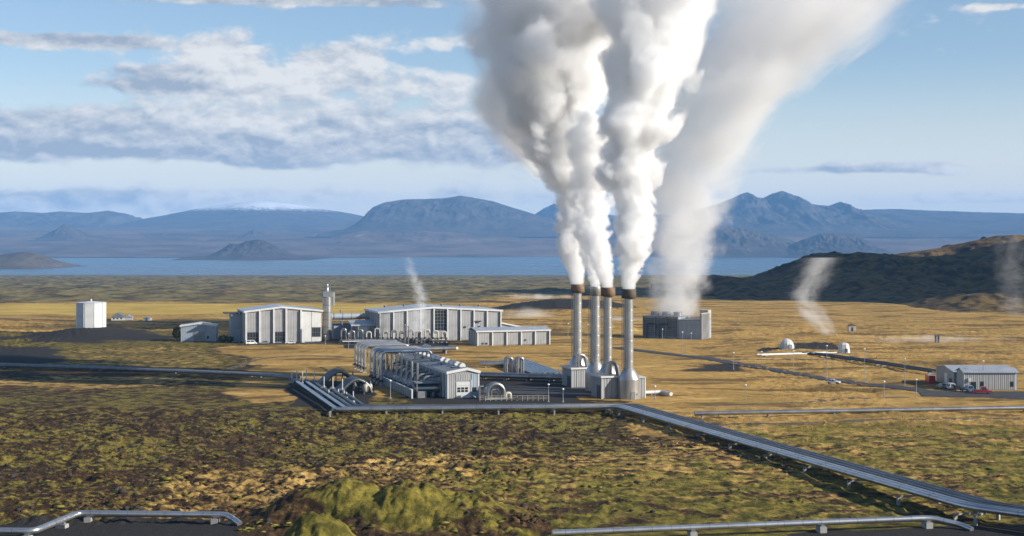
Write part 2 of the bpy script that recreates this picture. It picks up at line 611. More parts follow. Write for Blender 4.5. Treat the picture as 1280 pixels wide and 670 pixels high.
def hill(name, prof, Yc, front, back, mat, label, base=None, rug=0.10, nscale=None, nx=220, ny=120, kind='structure',
         sharp=1.3, warp=0.15, off=0.0, ext=0.0):
    """a mountain whose skyline follows prof (px, py) at distance Yc, falling off to front and back"""
    pxs = np.array([a for a, b in prof], float)
    pys = np.array([b for a, b in prof], float)
    PX = np.linspace(pxs[0], pxs[-1], nx)
    tt = np.linspace(-1, 1, ny)
    Xl = (PX - 640) * Yc / FPX
    top = CAM_H + (300 - np.interp(PX, pxs, pys)) * Yc / FPX
    base = base if base is not None else LAKE_Z
    TT, XX = np.meshgrid(tt, Xl, indexing='ij')
    YY = Yc + np.where(TT < 0, TT * front, TT * back)
    ns = nscale or (Xl[-1] - Xl[0]) / 7
    wob = fbm(XX / ns, YY / ns, 4, off=off)
    t2 = np.abs(np.clip(TT + warp * wob * (1 - np.abs(TT)) * np.minimum(1, np.abs(TT) * 5), -1, 1))
    fall = (1 - t2) ** sharp * (1 + 0.0 * t2)
    fall = np.where(t2 < 0.06, 1 - (t2 / 0.06) * (1 - (1 - 0.06) ** sharp), fall)
    H = (top - base)[None, :]
    rid = fbm(XX / ns * 2.2, YY / ns * 1.3, 6, 0.52, ridged=True, off=off + 5) * 1.0
    Z = base + H * fall * (1 + rug * (rid - 0.35) * np.minimum(1, t2 * 6))
    Z = Z + H * 0.007 * fbm(XX / ns * 14, YY / ns * 14, 3, off=off + 9)
    Z[0, :] = base - 25
    Z[-1, :] = base - 25
    Z = np.where(H < 1.0, base - 25, Z)
    o = grid_mesh(name, XX, YY, Z, mat)
    link(o)
    tag(o, label, None, None, kind)
    return o


def make_far_land():
    # plain rising from the far shore
    Yr = np.geomspace(8450, 19500, 160)
    k = np.linspace(-0.62, 0.62, 260)
    Yg, K = np.meshgrid(Yr, k, indexing='ij')
    X = K * Yg
    shore = 8600 + 500 * fbm(X / 2500, X * 0 + 3.3, 4, off=2) + 250 * np.sin(X / 1700.0)
    d = Yg - shore
    pyl = np.interp(Yg, [8600, 10300, 12500, 15000, 19500], [322, 303, 290, 283, 279])
    zt = CAM_H + (300 - pyl) * Yg / FPX
    Z = LAKE_Z + (zt - LAKE_Z) * sstep(d, -50, 1500) + np.clip(d / 200, -1, 1) * 3
    Z = Z + 34 * fbm(X / 1300, Yg / 500, 5, off=6) * sstep(d, 100, 2500)
    Z = np.where(d < 0, LAKE_Z - 6, Z)
    o = grid_mesh('far_plain', X, Yg, Z, M['far_plain'])
    link(o)
    tag(o, 'purple brown plain rising from the far shore of the lake', None, None, 'structure')


make_far_land()
hill('shield_volcano', [(40, 300), (110, 288), (165, 276), (200, 270), (250, 260), (290, 254), (320, 251.5), (335, 251.5), (360, 254),
                        (400, 260), (440, 267), (500, 280), (560, 300)], 16300, 2800, 3000, M['far_snow'],
     'broad snow dusted shield volcano on the skyline left of the table mountain', base=110, rug=0.05, sharp=1.0, off=1)
hill('mountain_ridge', [(-160, 262), (-100, 258), (-60, 263), (-10, 266), (20, 264), (55, 266), (75, 264), (110, 266), (135, 263), (158, 267), (172, 277), (195, 300)],
     15500, 1900, 3000, M['far_snow'], 'low ridge with snow streaks at the far left of the skyline', base=110, rug=0.22, off=2)
hill('table_mountain', [(405, 300), (440, 285), (456, 272), (466, 259), (480, 253), (505, 249), (530, 248.5), (556, 247.5), (575, 244.5), (588, 246),
                        (615, 251), (640, 259), (660, 265), (690, 275), (720, 300)], 12500, 1300, 1900, M['far_rock'],
     'flat topped blue table mountain left of the steam columns', base=95, rug=0.16, sharp=0.8, off=3)
hill('mountain_foothill', [(640, 300), (665, 270), (680, 260), (693, 254), (712, 258), (735, 266), (780, 270), (830, 268), (880, 275), (920, 300)], 15000, 1600, 2500,
     M['far_rock'], 'blue foothill on the skyline half hidden by the stack steam', base=110, rug=0.2, off=4)
hill('mountain_peaks', [(800, 300), (840, 280), (870, 262), (890, 257), (912, 249), (925, 243), (934, 240), (946, 246), (954, 248), (966, 241), (978, 238),
                        (992, 244), (1005, 252), (1020, 256), (1036, 257), (1050, 252), (1062, 257), (1068, 261), (1085, 266), (1110, 276), (1150, 300)], 13000, 1900, 2300, M['far_rock'],
     'jagged blue peaks on the skyline right of the steam', base=90, rug=0.30, sharp=1.15, off=5)
hill('mountain_plateau', [(1020, 300), (1050, 268), (1080, 262), (1120, 261), (1160, 263), (1220, 265), (1300, 267), (1400, 266), (1500, 270), (1600, 300)], 14500, 2700, 3000,
     M['far_rock'], 'long level blue plateau at the right end of the skyline', base=110, rug=0.18, sharp=0.9, off=6)
hill('lakeside_ridge', [(800, 325), (840, 300), (868, 284), (900, 282), (935, 286), (960, 292), (990, 300), (1030, 325)], 9300, 800, 1500, M['far_rock'],
     'dark blue ridge on the far shore just right of the pale steam', rug=0.2, off=7)
hill('lakeside_hill', [(950, 326), (985, 308), (1005, 299), (1025, 292), (1045, 291), (1065, 294), (1085, 301), (1100, 312), (1125, 326)], 8950, 700, 1200, M['far_rock'],
     'rounded dark hill on the far shore in front of the plateau', rug=0.2, off=8)
hill('headland', [(222, 326), (236, 320.5), (262, 319.5), (275, 313), (288, 304), (298, 305), (308, 301), (322, 299), (334, 302), (346, 309), (356, 315), (372, 320), (420, 326)], 7900, 420, 900,
     M['far_rock'], 'dark headland jutting into the lake below the shield volcano', rug=0.25, off=9)
hill('headland', [(360, 326), (400, 300), (450, 289), (500, 287), (560, 290), (640, 296), (690, 305), (760, 326)], 10800, 1500, 1600,
     M['far_plain'], 'long brown rise on the far shore below the table mountain', rug=0.12, off=19)
hill('lake_island', [(-70, 336), (-40, 328), (-15, 322), (8, 317), (32, 314.5), (48, 317), (60, 323), (76, 334)], 5500, 330, 380, M['island'],
     'small rounded island in the lake at the far left', rug=0.06, sharp=0.9, off=10, nscale=160)
hill('far_cone', [(38, 302), (55, 296), (68, 288), (80, 280), (92, 284), (104, 292), (118, 302)], 11000, 450, 650, M['far_rock'],
     'small dark cone on the far plain at the left', base=40, rug=0.2, off=11)
hill('far_cone', [(300, 297), (310, 290), (318, 286.5), (328, 291), (338, 297)], 11500, 240, 360, M['far_rock'],
     'tiny dark cone on the far plain below the shield volcano', base=55, rug=0.2, off=12)
# near hills at the right; the ridge climbs on unseen, raised to shade them
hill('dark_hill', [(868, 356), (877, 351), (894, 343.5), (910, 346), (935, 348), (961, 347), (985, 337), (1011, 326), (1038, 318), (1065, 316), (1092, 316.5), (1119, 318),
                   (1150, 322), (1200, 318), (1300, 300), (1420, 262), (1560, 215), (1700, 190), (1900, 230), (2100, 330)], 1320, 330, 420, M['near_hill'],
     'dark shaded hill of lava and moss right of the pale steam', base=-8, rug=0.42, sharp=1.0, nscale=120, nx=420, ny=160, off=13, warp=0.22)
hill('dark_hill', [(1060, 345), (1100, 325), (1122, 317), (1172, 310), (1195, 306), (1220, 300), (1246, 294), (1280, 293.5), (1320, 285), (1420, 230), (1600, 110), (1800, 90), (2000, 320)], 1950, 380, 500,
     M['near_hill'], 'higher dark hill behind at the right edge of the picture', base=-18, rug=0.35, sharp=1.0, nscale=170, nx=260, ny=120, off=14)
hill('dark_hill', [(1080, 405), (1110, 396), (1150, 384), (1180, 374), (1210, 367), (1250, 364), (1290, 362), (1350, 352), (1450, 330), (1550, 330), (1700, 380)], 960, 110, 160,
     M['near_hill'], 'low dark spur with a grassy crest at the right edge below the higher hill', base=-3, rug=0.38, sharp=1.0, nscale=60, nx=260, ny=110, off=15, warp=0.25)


hill('shade_mountain', [(1480, 330), (1560, 220), (1640, 80), (1720, -90), (1800, -215), (1950, -290), (2200, -330), (2400, -180), (2700, 330)], 1180, 700, 760,  # unseen mountain, added and shaped so its shadow darkens the near hills
     M['near_hill'], 'steep unseen mountain flank added beyond the right edge to shade the dark hills', base=-10, rug=0.2, sharp=0.75, nscale=200, nx=160, ny=90, off=16)


def make_haze():
    m, T, out = new_mat('haze')
    v = T.new('ShaderNodeVolumePrincipled')
    v.inputs['Color'].default_value = (0.25, 0.55, 1.0, 1)
    v.inputs['Density'].default_value = 5.0e-5
    T.l.new(v.outputs[0], out.inputs['Volume'])
    x0, x1, y0, y1, z0, z1 = -14000, 14000, -400, 20000, -130, 545
    me = bpy.data.meshes.new('haze')
    vs = [(x, y, z) for z in (z0, z1) for y in (y0, y1) for x in (x0, x1)]
    me.from_pydata(vs, [], [(0, 2, 3, 1), (4, 5, 7, 6), (0, 1, 5, 4), (2, 6, 7, 3), (0, 4, 6, 2), (1, 3, 7, 5)])
    me.materials.append(m)
    o = link(bpy.data.objects.new('haze', me))
    tag(o, 'thin blue haze that fades the far mountains', None, None, 'stuff')


make_haze()


# ---------------------------------------------------------------- moss cushions and grass tussocks
def scatter(name, label, spots, seed, mat, wr, hr):
    rs = np.random.RandomState(seed)
    X, Y = spots
    n = len(X)
    Z = height(X, Y)
    f = rs.uniform(0, 1, n) ** 3
    w = wr[0] + (wr[1] - wr[0]) * f
    h = hr[0] + (hr[1] - hr[0]) * f * rs.uniform(0.6, 1.3, n)
    k = 7
    th = np.linspace(0, 2 * np.pi, k, endpoint=False)
    vs = []
    for ring, (rr, zz) in enumerate(((1.0, -0.25), (0.78, 0.55))):
        jit = rs.uniform(0.75, 1.25, (n, k))
        a = th[None, :] + rs.uniform(0, 6.28, n)[:, None]
        vs.append(np.stack([X[:, None] + np.cos(a) * jit * rr * w[:, None], Y[:, None] + np.sin(a) * jit * rr * w[:, None],
                            Z[:, None] + h[:, None] * zz * rs.uniform(0.8, 1.2, (n, k))], -1))
    tip = np.stack([X + rs.uniform(-.2, .2, n) * w, Y + rs.uniform(-.2, .2, n) * w, Z + h], -1)[:, None, :]
    V = np.concatenate([vs[0], vs[1], tip], 1).reshape(-1, 3).astype(np.float32)
    tri = []
    for i in range(k):
        j = (i + 1) % k
        tri += [(i, j, k + j), (i, k + j, k + i), (k + i, k + j, 2 * k)]
    tri = np.array(tri, dtype=np.int32)
    F = (tri[None] + (np.arange(n, dtype=np.int32) * (2 * k + 1))[:, None, None]).reshape(-1, 3)
    me = bpy.data.meshes.new(name)
    me.vertices.add(len(V))
    me.vertices.foreach_set('co', V.ravel())
    me.loops.add(F.size)
    me.loops.foreach_set('vertex_index', F.ravel())
    me.polygons.add(len(F))
    me.polygons.foreach_set('loop_start', np.arange(0, F.size, 3, dtype=np.int32))
    me.polygons.foreach_set('loop_total', np.full(len(F), 3, dtype=np.int32))
    me.polygons.foreach_set('use_smooth', np.full(len(F), True))
    me.update(calc_edges=True)
    me.materials.append(mat)
    o = link(bpy.data.objects.new(name, me))
    tag(o, label, None, None, 'stuff')


def spots(n, seed, pyr, pxr, keep):
    rs = np.random.RandomState(seed)
    py = rs.uniform(pyr[0], pyr[1], n)
    px = rs.uniform(pxr[0], pxr[1], n)
    Y = FPX * CAM_H / (py - 300)
    X = (px - 640) * Y / FPX
    m = keep(px, py, X, Y, rs.uniform(0, 1, n)) & (yard_mask(X, Y) < 0.05)
    return X[m], Y[m]


def plain_veg(name, a, b, dark):
    m, T, out = new_mat(name)
    p = pos(T)
    n = T.noise(p, 0.5, 4, 0.65)
    c = T.mix(T.ss(n, 0.32, 0.66), a, b)
    c = T.mix(T.ss(T.noise(p, 2.6, 3, 0.7), 0.42, 0.28, 0, 0.8), c, dark)
    bsdf(T, out, c, 0.95, spec=0.1)
    return m


M['moss_veg'] = plain_veg('moss_cushion', (0.075, 0.066, 0.014), (0.23, 0.195, 0.040), (0.03, 0.022, 0.01))
M['heath_veg'] = plain_veg('heath_cushion', (0.040, 0.024, 0.012), (0.115, 0.068, 0.028), (0.02, 0.014, 0.008))
M['grass_veg'] = plain_veg('grass_tussock', (0.25, 0.135, 0.036), (0.46, 0.28, 0.078), (0.10, 0.06, 0.02))


def make_tussocks():
    def strip(px, py):
        return ((py > 640) & ((px < 300) | (px > 700)))
    mnd = lambda X, Y: bump2(X, Y, -21, 236, 17, 10, 1, 1.5) + bump2(X, Y, -27.6, 205, 6, 7.5, 1.6, 1.3)
    clump = lambda X, Y, s, o: fbm(X / s, Y / s, 3, off=o)
    scatter('moss_cushions', 'olive moss cushions scattered over the old lava in the foreground',
            spots(15000, 11, (476, 668), (-60, 1340), lambda px, py, X, Y, r: (clump(X, Y, 14, 61) * 1.6 + 0.02 - 0.5 * (px > 800) * (py < 560) - 0.25 * (px > 800) > r * 0.7) & ~strip(px, py) & (mnd(X, Y) < 0.1)),
            12, M['moss_veg'], (0.12, 1.0), (0.05, 0.26))
    scatter('heath_cushions', 'dark brown heath cushions between the moss in the foreground',
            spots(22000, 13, (480, 660), (-60, 900), lambda px, py, X, Y, r: (clump(X, Y, 11, 64) * 1.5 - 0.4 * (px > 700) > r * 0.8) & ~strip(px, py) & (mnd(X, Y) < 0.1)),
            14, M['heath_veg'], (0.12, 0.8), (0.10, 0.42))
    scatter('grass_tussocks', 'golden grass tussocks on the meadows',
            spots(7000, 15, (425, 560), (780, 1340), lambda px, py, X, Y, r: (clump(X, Y, 18, 66) * 1.6 - 0.9 * (px < 700) * (py < 590) * (py > 505) - 0.8 * (px < 320) * (py < 590) > r * 0.8) & ~strip(px, py) & (mnd(X, Y) < 0.1)),
            16, M['grass_veg'], (0.12, 0.4), (0.08, 0.28))


make_tussocks()


M['lava_rock'] = simple_noise_mat('lava_rock', (0.016, 0.014, 0.013), (0.055, 0.047, 0.040), 2.2, 0.95, bscale=5, bdist=0.06, obj=False)


def make_rocks():
    scatter('lava_stones', 'dark lava stones lying in the moss of the foreground',
            spots(9000, 17, (480, 662), (-60, 1000), lambda px, py, X, Y, r: (fbm(X / 9, Y / 9, 3, off=81) * 1.7 - 0.35 * (px > 620) > r * 0.8) & ~((py > 645) & (px < 300))),
            18, M['lava_rock'], (0.10, 0.75), (0.12, 0.55))


make_rocks()
# ---------------------------------------------------------------- building kit
ANG = math.radians(17.0)             # the plant stands on a grid turned by this angle
UX = Vector((math.cos(ANG), math.sin(ANG), 0))
VX = Vector((-math.sin(ANG), math.cos(ANG), 0))


def metal_sheet(name, col, col2, rough=0.45, metal=0.0, rib=0.0, axis=0, dirt=0.25):
    """painted profiled sheet: faint ribs, streaks of dirt running down"""
    m, T, out = new_mat(name)
    p = T.new('ShaderNodeTexCoord').outputs['Object']
    oi = T.new('ShaderNodeObjectInfo')
    st = T.noise(T.vm('MULTIPLY', p, (1.2, 1.2, 0.10)), 1.0, 4, 0.6)
    bl = T.noise(p, 0.25, 3, 0.5)
    c = T.mix(T.ss(bl, 0.35, 0.65), col, col2)
    c = T.mix(T.ss(st, 0.48, 0.75, 0, dirt), c, tuple(v * 0.55 for v in col))
    c = T.mix(T.lin(oi.outputs['Random'], 0, 1, 0.0, 0.14), c, (0.20, 0.20, 0.20))
    nrm = None
    if rib:
        x = T.sep(p)[axis]
        w = T.m('SINE', T.m('MULTIPLY', x, 6.2832 / rib))
        nrm = bump(T, w, 0.6, 0.04)
    bsdf(T, out, c, rough, metal, 0.4, nrm)
    return m


M['clad'] = metal_sheet('grey_cladding', (0.27, 0.27, 0.268), (0.33, 0.33, 0.327), 0.5, 0, 0.7)
M['clad_side'] = metal_sheet('grey_cladding_side', (0.27, 0.27, 0.268), (0.33, 0.33, 0.327), 0.5, 0, 0.7, 1)
M['white'] = metal_sheet('white_trim', (0.56, 0.56, 0.545), (0.64, 0.64, 0.62), 0.45, dirt=0.15)
M['roof'] = metal_sheet('roof_sheet', (0.40, 0.43, 0.46), (0.48, 0.51, 0.54), 0.38, 0.35, 0.9)
M['roof_dark'] = metal_sheet('roof_sheet_dark', (0.16, 0.17, 0.18), (0.22, 0.23, 0.24), 0.5, 0.2, 0.9)
M['blue_clad'] = metal_sheet('blue_cladding', (0.26, 0.31, 0.37), (0.32, 0.37, 0.43), 0.5, 0, 0.7)
M['steel'] = metal_sheet('pipe_steel', (0.30, 0.30, 0.30), (0.42, 0.42, 0.41), 0.33, 0.85, dirt=0.3)
M['dull'] = metal_sheet('dull_pipe', (0.13, 0.135, 0.14), (0.19, 0.195, 0.20), 0.42, 0.7, dirt=0.3)
M['jacket'] = metal_sheet('bright_jacket', (0.48, 0.48, 0.48), (0.58, 0.58, 0.57), 0.30, 0.85, dirt=0.3)
M['stack_steel'] = metal_sheet('stack_steel', (0.40, 0.38, 0.35), (0.50, 0.48, 0.45), 0.36, 0.7, dirt=0.45)
M['rust'] = simple_noise_mat('rust_band', (0.13, 0.085, 0.055), (0.26, 0.175, 0.11), 0.6, 0.75, 0.2)
M['dark_band'] = simple_noise_mat('dark_band', (0.075, 0.06, 0.05), (0.15, 0.115, 0.085), 0.6, 0.75, 0.2)
M['cream'] = metal_sheet('cream_paint', (0.42, 0.38, 0.31), (0.50, 0.46, 0.38), 0.5)
M['dark_metal'] = simple_noise_mat('dark_metal', (0.04, 0.042, 0.046), (0.075, 0.078, 0.085), 1.0, 0.5, 0.3)
M['grey_metal'] = simple_noise_mat('grey_metal', (0.17, 0.18, 0.19), (0.25, 0.26, 0.27), 0.8, 0.45, 0.4)
M['concrete'] = simple_noise_mat('concrete', (0.24, 0.23, 0.215), (0.36, 0.35, 0.33), 1.2, 0.9, bscale=6, bdist=0.02)
M['asphalt'] = simple_noise_mat('asphalt', (0.030, 0.030, 0.033), (0.052, 0.051, 0.053), 0.5, 0.9, obj=False)
M['dirt'] = simple_noise_mat('dirt_track', (0.055, 0.045, 0.038), (0.10, 0.082, 0.065), 0.4, 0.95, obj=False)
M['rubber'] = simple_noise_mat('rubber', (0.015, 0.015, 0.016), (0.03, 0.03, 0.03), 4, 0.8)
M['lamp_glass'] = simple_noise_mat('lamp_glass', (0.8, 0.8, 0.78), (0.85, 0.85, 0.83), 2, 0.3)


def paint(name, col):
    m, T, out = new_mat(name)
    p = T.new('ShaderNodeTexCoord').outputs['Object']
    n = T.noise(p, 1.5, 3, 0.5)
    c = T.mix(n, tuple(v * 0.85 for v in col), col)
    b = bsdf(T, out, c, 0.3, 0.0, 0.5)
    b.inputs['Coat Weight'].default_value = 0.6
    b.inputs['Coat Roughness'].default_value = 0.08
    return m


M['red'] = paint('red_paint', (0.42, 0.015, 0.02))
M['carblue'] = paint('blue_paint', (0.09, 0.15, 0.24))
M['carblack'] = paint('black_paint', (0.02, 0.022, 0.026))
M['carwhite'] = paint('white_paint', (0.75, 0.75, 0.74))
M['cargrey'] = paint('grey_paint', (0.20, 0.21, 0.22))
M['lamp_red'] = paint('tail_lamp', (0.35, 0.01, 0.01))


def glass_mat():
    m, T, out = new_mat('window_glass')
    p = T.new('ShaderNodeTexCoord').outputs['Object']
    c = T.mix(T.noise(p, 0.4, 2), (0.012, 0.018, 0.022), (0.03, 0.04, 0.045))
    b = bsdf(T, out, c, 0.06, 0.0, 0.6)
    return m


M['glass'] = glass_mat()


class MB:
    """collects simple solids; build() turns them into one mesh object"""
    def __init__(self):
        self.v, self.f, self.s = [], [], []

    def add(self, vs, fs, smooth=False):
        o = len(self.v)
        self.v += [tuple(p) for p in vs]
        self.f += [tuple(i + o for i in q) for q in fs]
        self.s += [smooth] * len(fs)
        return self

    def box(self, x0, x1, y0, y1, z0, z1):
        vs = [(x, y, z) for z in (z0, z1) for y in (y0, y1) for x in (x0, x1)]
        return self.add(vs, [(0, 2, 3, 1), (4, 5, 7, 6), (0, 1, 5, 4), (2, 6, 7, 3), (0, 4, 6, 2), (1, 3, 7, 5)])

    def cyl(self, a, b, r0, r1=None, n=12, caps=True, smooth=True):
        a, b = Vector(a), Vector(b)
        r1 = r0 if r1 is None else r1
        d = (b - a).normalized()
        e = d.orthogonal().normalized()
        f = d.cross(e)
        vs = []
        for c, r in ((a, r0), (b, r1)):
            for i in range(n):
                t = 2 * math.pi * i / n
                vs.append(c + (e * math.cos(t) + f * math.sin(t)) * r)
        fs = [(i, (i + 1) % n, n + (i + 1) % n, n + i) for i in range(n)]
        self.add(vs, fs, smooth)
        if caps:
            self.add(vs[:n], [tuple(range(n))[::-1]])
            self.add(vs[n:], [tuple(range(n))])
        return self

    def lathe(self, prof, n=20, c=(0, 0, 0), smooth=True, cap=True):
        vs = []
        for r, z in prof:
            for i in range(n):
                t = 2 * math.pi * i / n
                vs.append((c[0] + r * math.cos(t), c[1] + r * math.sin(t), c[2] + z))
        fs = []
        for k in range(len(prof) - 1):
            for i in range(n):
                j = (i + 1) % n
                fs.append((k * n + i, k * n + j, (k + 1) * n + j, (k + 1) * n + i))
        self.add(vs, fs, smooth)
        if cap:
            self.add(vs[-n:], [tuple(range(n))])
            self.add(vs[:n], [tuple(range(n))[::-1]])
        return self

    def tube(self, path, r, n=10, caps=True):
        P = [Vector(p) for p in path]
        m = len(P)
        vs = []
        e = None
        for i in range(m):
            d = (P[min(i + 1, m - 1)] - P[max(i - 1, 0)]).normalized()
            if e is None:
                e = d.cross(Vector((0, 0, 1)))
                if e.length < 0.05:
                    e = d.cross(Vector((0, 1, 0)))
                e.normalize()
            e = (e - d * e.dot(d)).normalized()
            f = d.cross(e)
            for k in range(n):
                t = 2 * math.pi * k / n
                vs.append(P[i] + (e * math.cos(t) + f * math.sin(t)) * r)
        fs = []
        for i in range(m - 1):
            for k in range(n):
                j = (k + 1) % n
                fs.append((i * n + k, i * n + j, (i + 1) * n + j, (i + 1) * n + k))
        self.add(vs, fs, True)
        if caps:
            self.add(vs[:n], [tuple(range(n))[::-1]])
            self.add(vs[-n:], [tuple(range(n))])
        return self

    def prism(self, poly, y0, y1):
        """polygon in x, z pushed through in y"""
        n = len(poly)
        vs = [(x, y0, z) for x, z in poly] + [(x, y1, z) for x, z in poly]
        fs = [tuple(range(n)), tuple(range(2 * n - 1, n - 1, -1))]
        fs += [(i, i + n, (i + 1) % n + n, (i + 1) % n) for i in range(n)]
        return self.add(vs, fs)

    def mesh(self, name, mat):
        import bmesh
        me = bpy.data.meshes.new(name)
        me.from_pydata(self.v, [], self.f)
        me.polygons.foreach_set('use_smooth', self.s)
        bm = bmesh.new()
        bm.from_mesh(me)
        bmesh.ops.recalc_face_normals(bm, faces=bm.faces)
        bm.to_mesh(me)
        bm.free()
        me.materials.append(mat)
        me.update()
        return me

    def build(self, name, mat, parent=None, loc=(0, 0, 0), rz=0.0):
        o = bpy.data.objects.new(name, self.mesh(name, mat))
        o.location = loc
        o.rotation_euler = (0, 0, rz)
        return link(o, parent)


_boxes = {}
def bx(name, mat, parent, x0, x1, y0, y1, z0, z1):
    """a box part; alike boxes share their mesh"""
    k = (round(x1 - x0, 3), round(y1 - y0, 3), round(z1 - z0, 3), mat.name)
    if k not in _boxes:
        _boxes[k] = MB().box(0, x1 - x0, 0, y1 - y0, 0, z1 - z0).mesh(name, mat)
    o = bpy.data.objects.new(name, _boxes[k])
    o.location = (x0, y0, z0)
    return link(o, parent)


def put(name, mesh, parent=None, loc=(0, 0, 0), rz=0.0):
    o = bpy.data.objects.new(name, mesh)
    o.location = loc
    o.rotation_euler = (0, 0, rz)
    return link(o, parent)


def thing(name, label, cat, loc=(0, 0, 0), rz=0.0, group=None):
    o = bpy.data.objects.new(name, None)
    o.empty_display_size = 1.0
    o.location = loc
    o.rotation_euler = (0, 0, rz)
    C.objects.link(o)
    return tag(o, label, cat, group)


def fillet(path, r, n=6):
    P = [Vector(p) for p in path]
    out = [P[0]]
    for i in range(1, len(P) - 1):
        a, b, c = P[i - 1], P[i], P[i + 1]
        d1, d2 = (a - b), (c - b)
        rr = min(r, d1.length * 0.48, d2.length * 0.48)
        p1, p2 = b + d1.normalized() * rr, b + d2.normalized() * rr
        for k in range(n + 1):
            t = k / n
            out.append(p1 * (1 - t) ** 2 + b * 2 * t * (1 - t) + p2 * t * t)
    out.append(P[-1])
    return out


def width_to(O, rz, pxr):
    k = (pxr - 640) / FPX
    ux, uy = math.cos(rz), math.sin(rz)
    return (k * O.y - O.x) / (ux - k * uy)


def z_at(py, Y):
    return CAM_H - (py - 300) * Y / FPX


def loc2(O, rz, x, y, z=0.0):
    c, s = math.cos(rz), math.sin(rz)
    return Vector((O[0] + c * x - s * y, O[1] + s * x + c * y, z))


def drop(p):
    """a point on the ground"""
    return Vector((p[0], p[1], ht(p[0], p[1])))


# ---------------------------------------------------------------- halls
def gable_roof(par, W, D, H, rise, over=0.5, ridge=0.5, mat='roof', th=0.25, name='roof', fascia=True):
    """ridge runs front to back at x = ridge * W"""
    rx = ridge * W
    L = MB().prism([(-over, H), (rx, H + rise), (rx, H + rise + th), (-over, H + th)], -over, D + over)
    r1 = L.build(name, M[mat], par)
    R = MB().prism([(rx + 0.004, H + rise), (W + over, H), (W + over, H + th), (rx + 0.004, H + rise + th)], -over, D + over)
    R.build(name, M[mat], par)
    if fascia:
        e = over + 0.10
        f = MB()
        f.prism([(-e, H - 0.45), (rx, H + rise - 0.45), (rx, H + rise + th + 0.08), (-e, H + th + 0.08)], -e - 0.02, -over - 0.004)
        f.prism([(rx + 0.004, H + rise - 0.45), (W + e, H - 0.45), (W + e, H + th + 0.08), (rx + 0.004, H + rise + th + 0.08)], -e - 0.02, -over - 0.004)
        f.build('fascia', M['white'], par)
        bx('fascia', M['white'], par, -e, -over - 0.004, -over, D + over, H - 0.45, H + th + 0.08)
        bx('fascia', M['white'], par, W + over + 0.004, W + e, -over, D + over, H - 0.45, H + th + 0.08)
    return r1


def core(par, W, D, H, rise, ridge, mat='clad'):
    poly = [(0, 0), (W, 0), (W, H), (ridge * W, H + rise), (0, H)]
    return MB().prism(poly, 0, D).build('wall', M[mat], par)


def front_bays(par, W, H, rise, ridge, fins, depth=0.9, fw=0.45, panels=True, pm='clad', zb=0.0, skip=()):
    """white fins standing out of the front with a grey panel between each two"""
    def top(x):
        r = ridge * W
        return H + rise * (x / r if x <= r else (W - x) / (W - r)) - 0.05
    for i, x in enumerate(fins):
        bx('fin', M['white'], par, x - fw / 2, x + fw / 2, -depth, -0.003, zb, min(top(max(x - fw / 2, 0)), top(min(x + fw / 2, W))) - 0.42)
    if panels:
        for i in range(len(fins) - 1):
            if i in skip:
                continue
            a, b = fins[i] + fw / 2 + 0.12, fins[i + 1] - fw / 2 - 0.12
            z = min(top(a), top(b)) - 0.5
            bx('panel', M[pm], par, a, b, -0.16, -0.004, zb + 0.25, z)


def window(par, x0, x1, y, z0, z1, nx, nz, frame='white', fr=0.12, name='window', out=-1):
    """a window with frame, panes and mullions; stands 0.2 proud of y"""
    w = MB()
    w.box(x0, x1, y - 0.22, y - 0.02, z0, z0 + fr)
    w.box(x0, x1, y - 0.22, y - 0.02, z1 - fr, z1)
    w.box(x0, x0 + fr, y - 0.22, y - 0.02, z0 + fr, z1 - fr)
    w.box(x1 - fr, x1, y - 0.22, y - 0.02, z0 + fr, z1 - fr)
    for i in range(1, nx):
        x = x0 + (x1 - x0) * i / nx
        w.box(x - fr / 3, x + fr / 3, y - 0.215, y - 0.03, z0 + fr, z1 - fr)
    for k in range(1, nz):
        z = z0 + (z1 - z0) * k / nz
        w.box(x0 + fr, x1 - fr, y - 0.21, y - 0.035, z - fr / 3, z + fr / 3)
    o = w.build(name, M[frame], par)
    for i in range(nx):
        for k in range(nz):
            a = x0 + (x1 - x0) * i / nx + fr / 2
            b = x0 + (x1 - x0) * (i + 1) / nx - fr / 2
            c = z0 + (z1 - z0) * k / nz + fr / 2
            d = z0 + (z1 - z0) * (k + 1) / nz - fr / 2
            bx('pane', M['glass'], o, a, b, y - 0.12, y - 0.06, c, d)
    return o


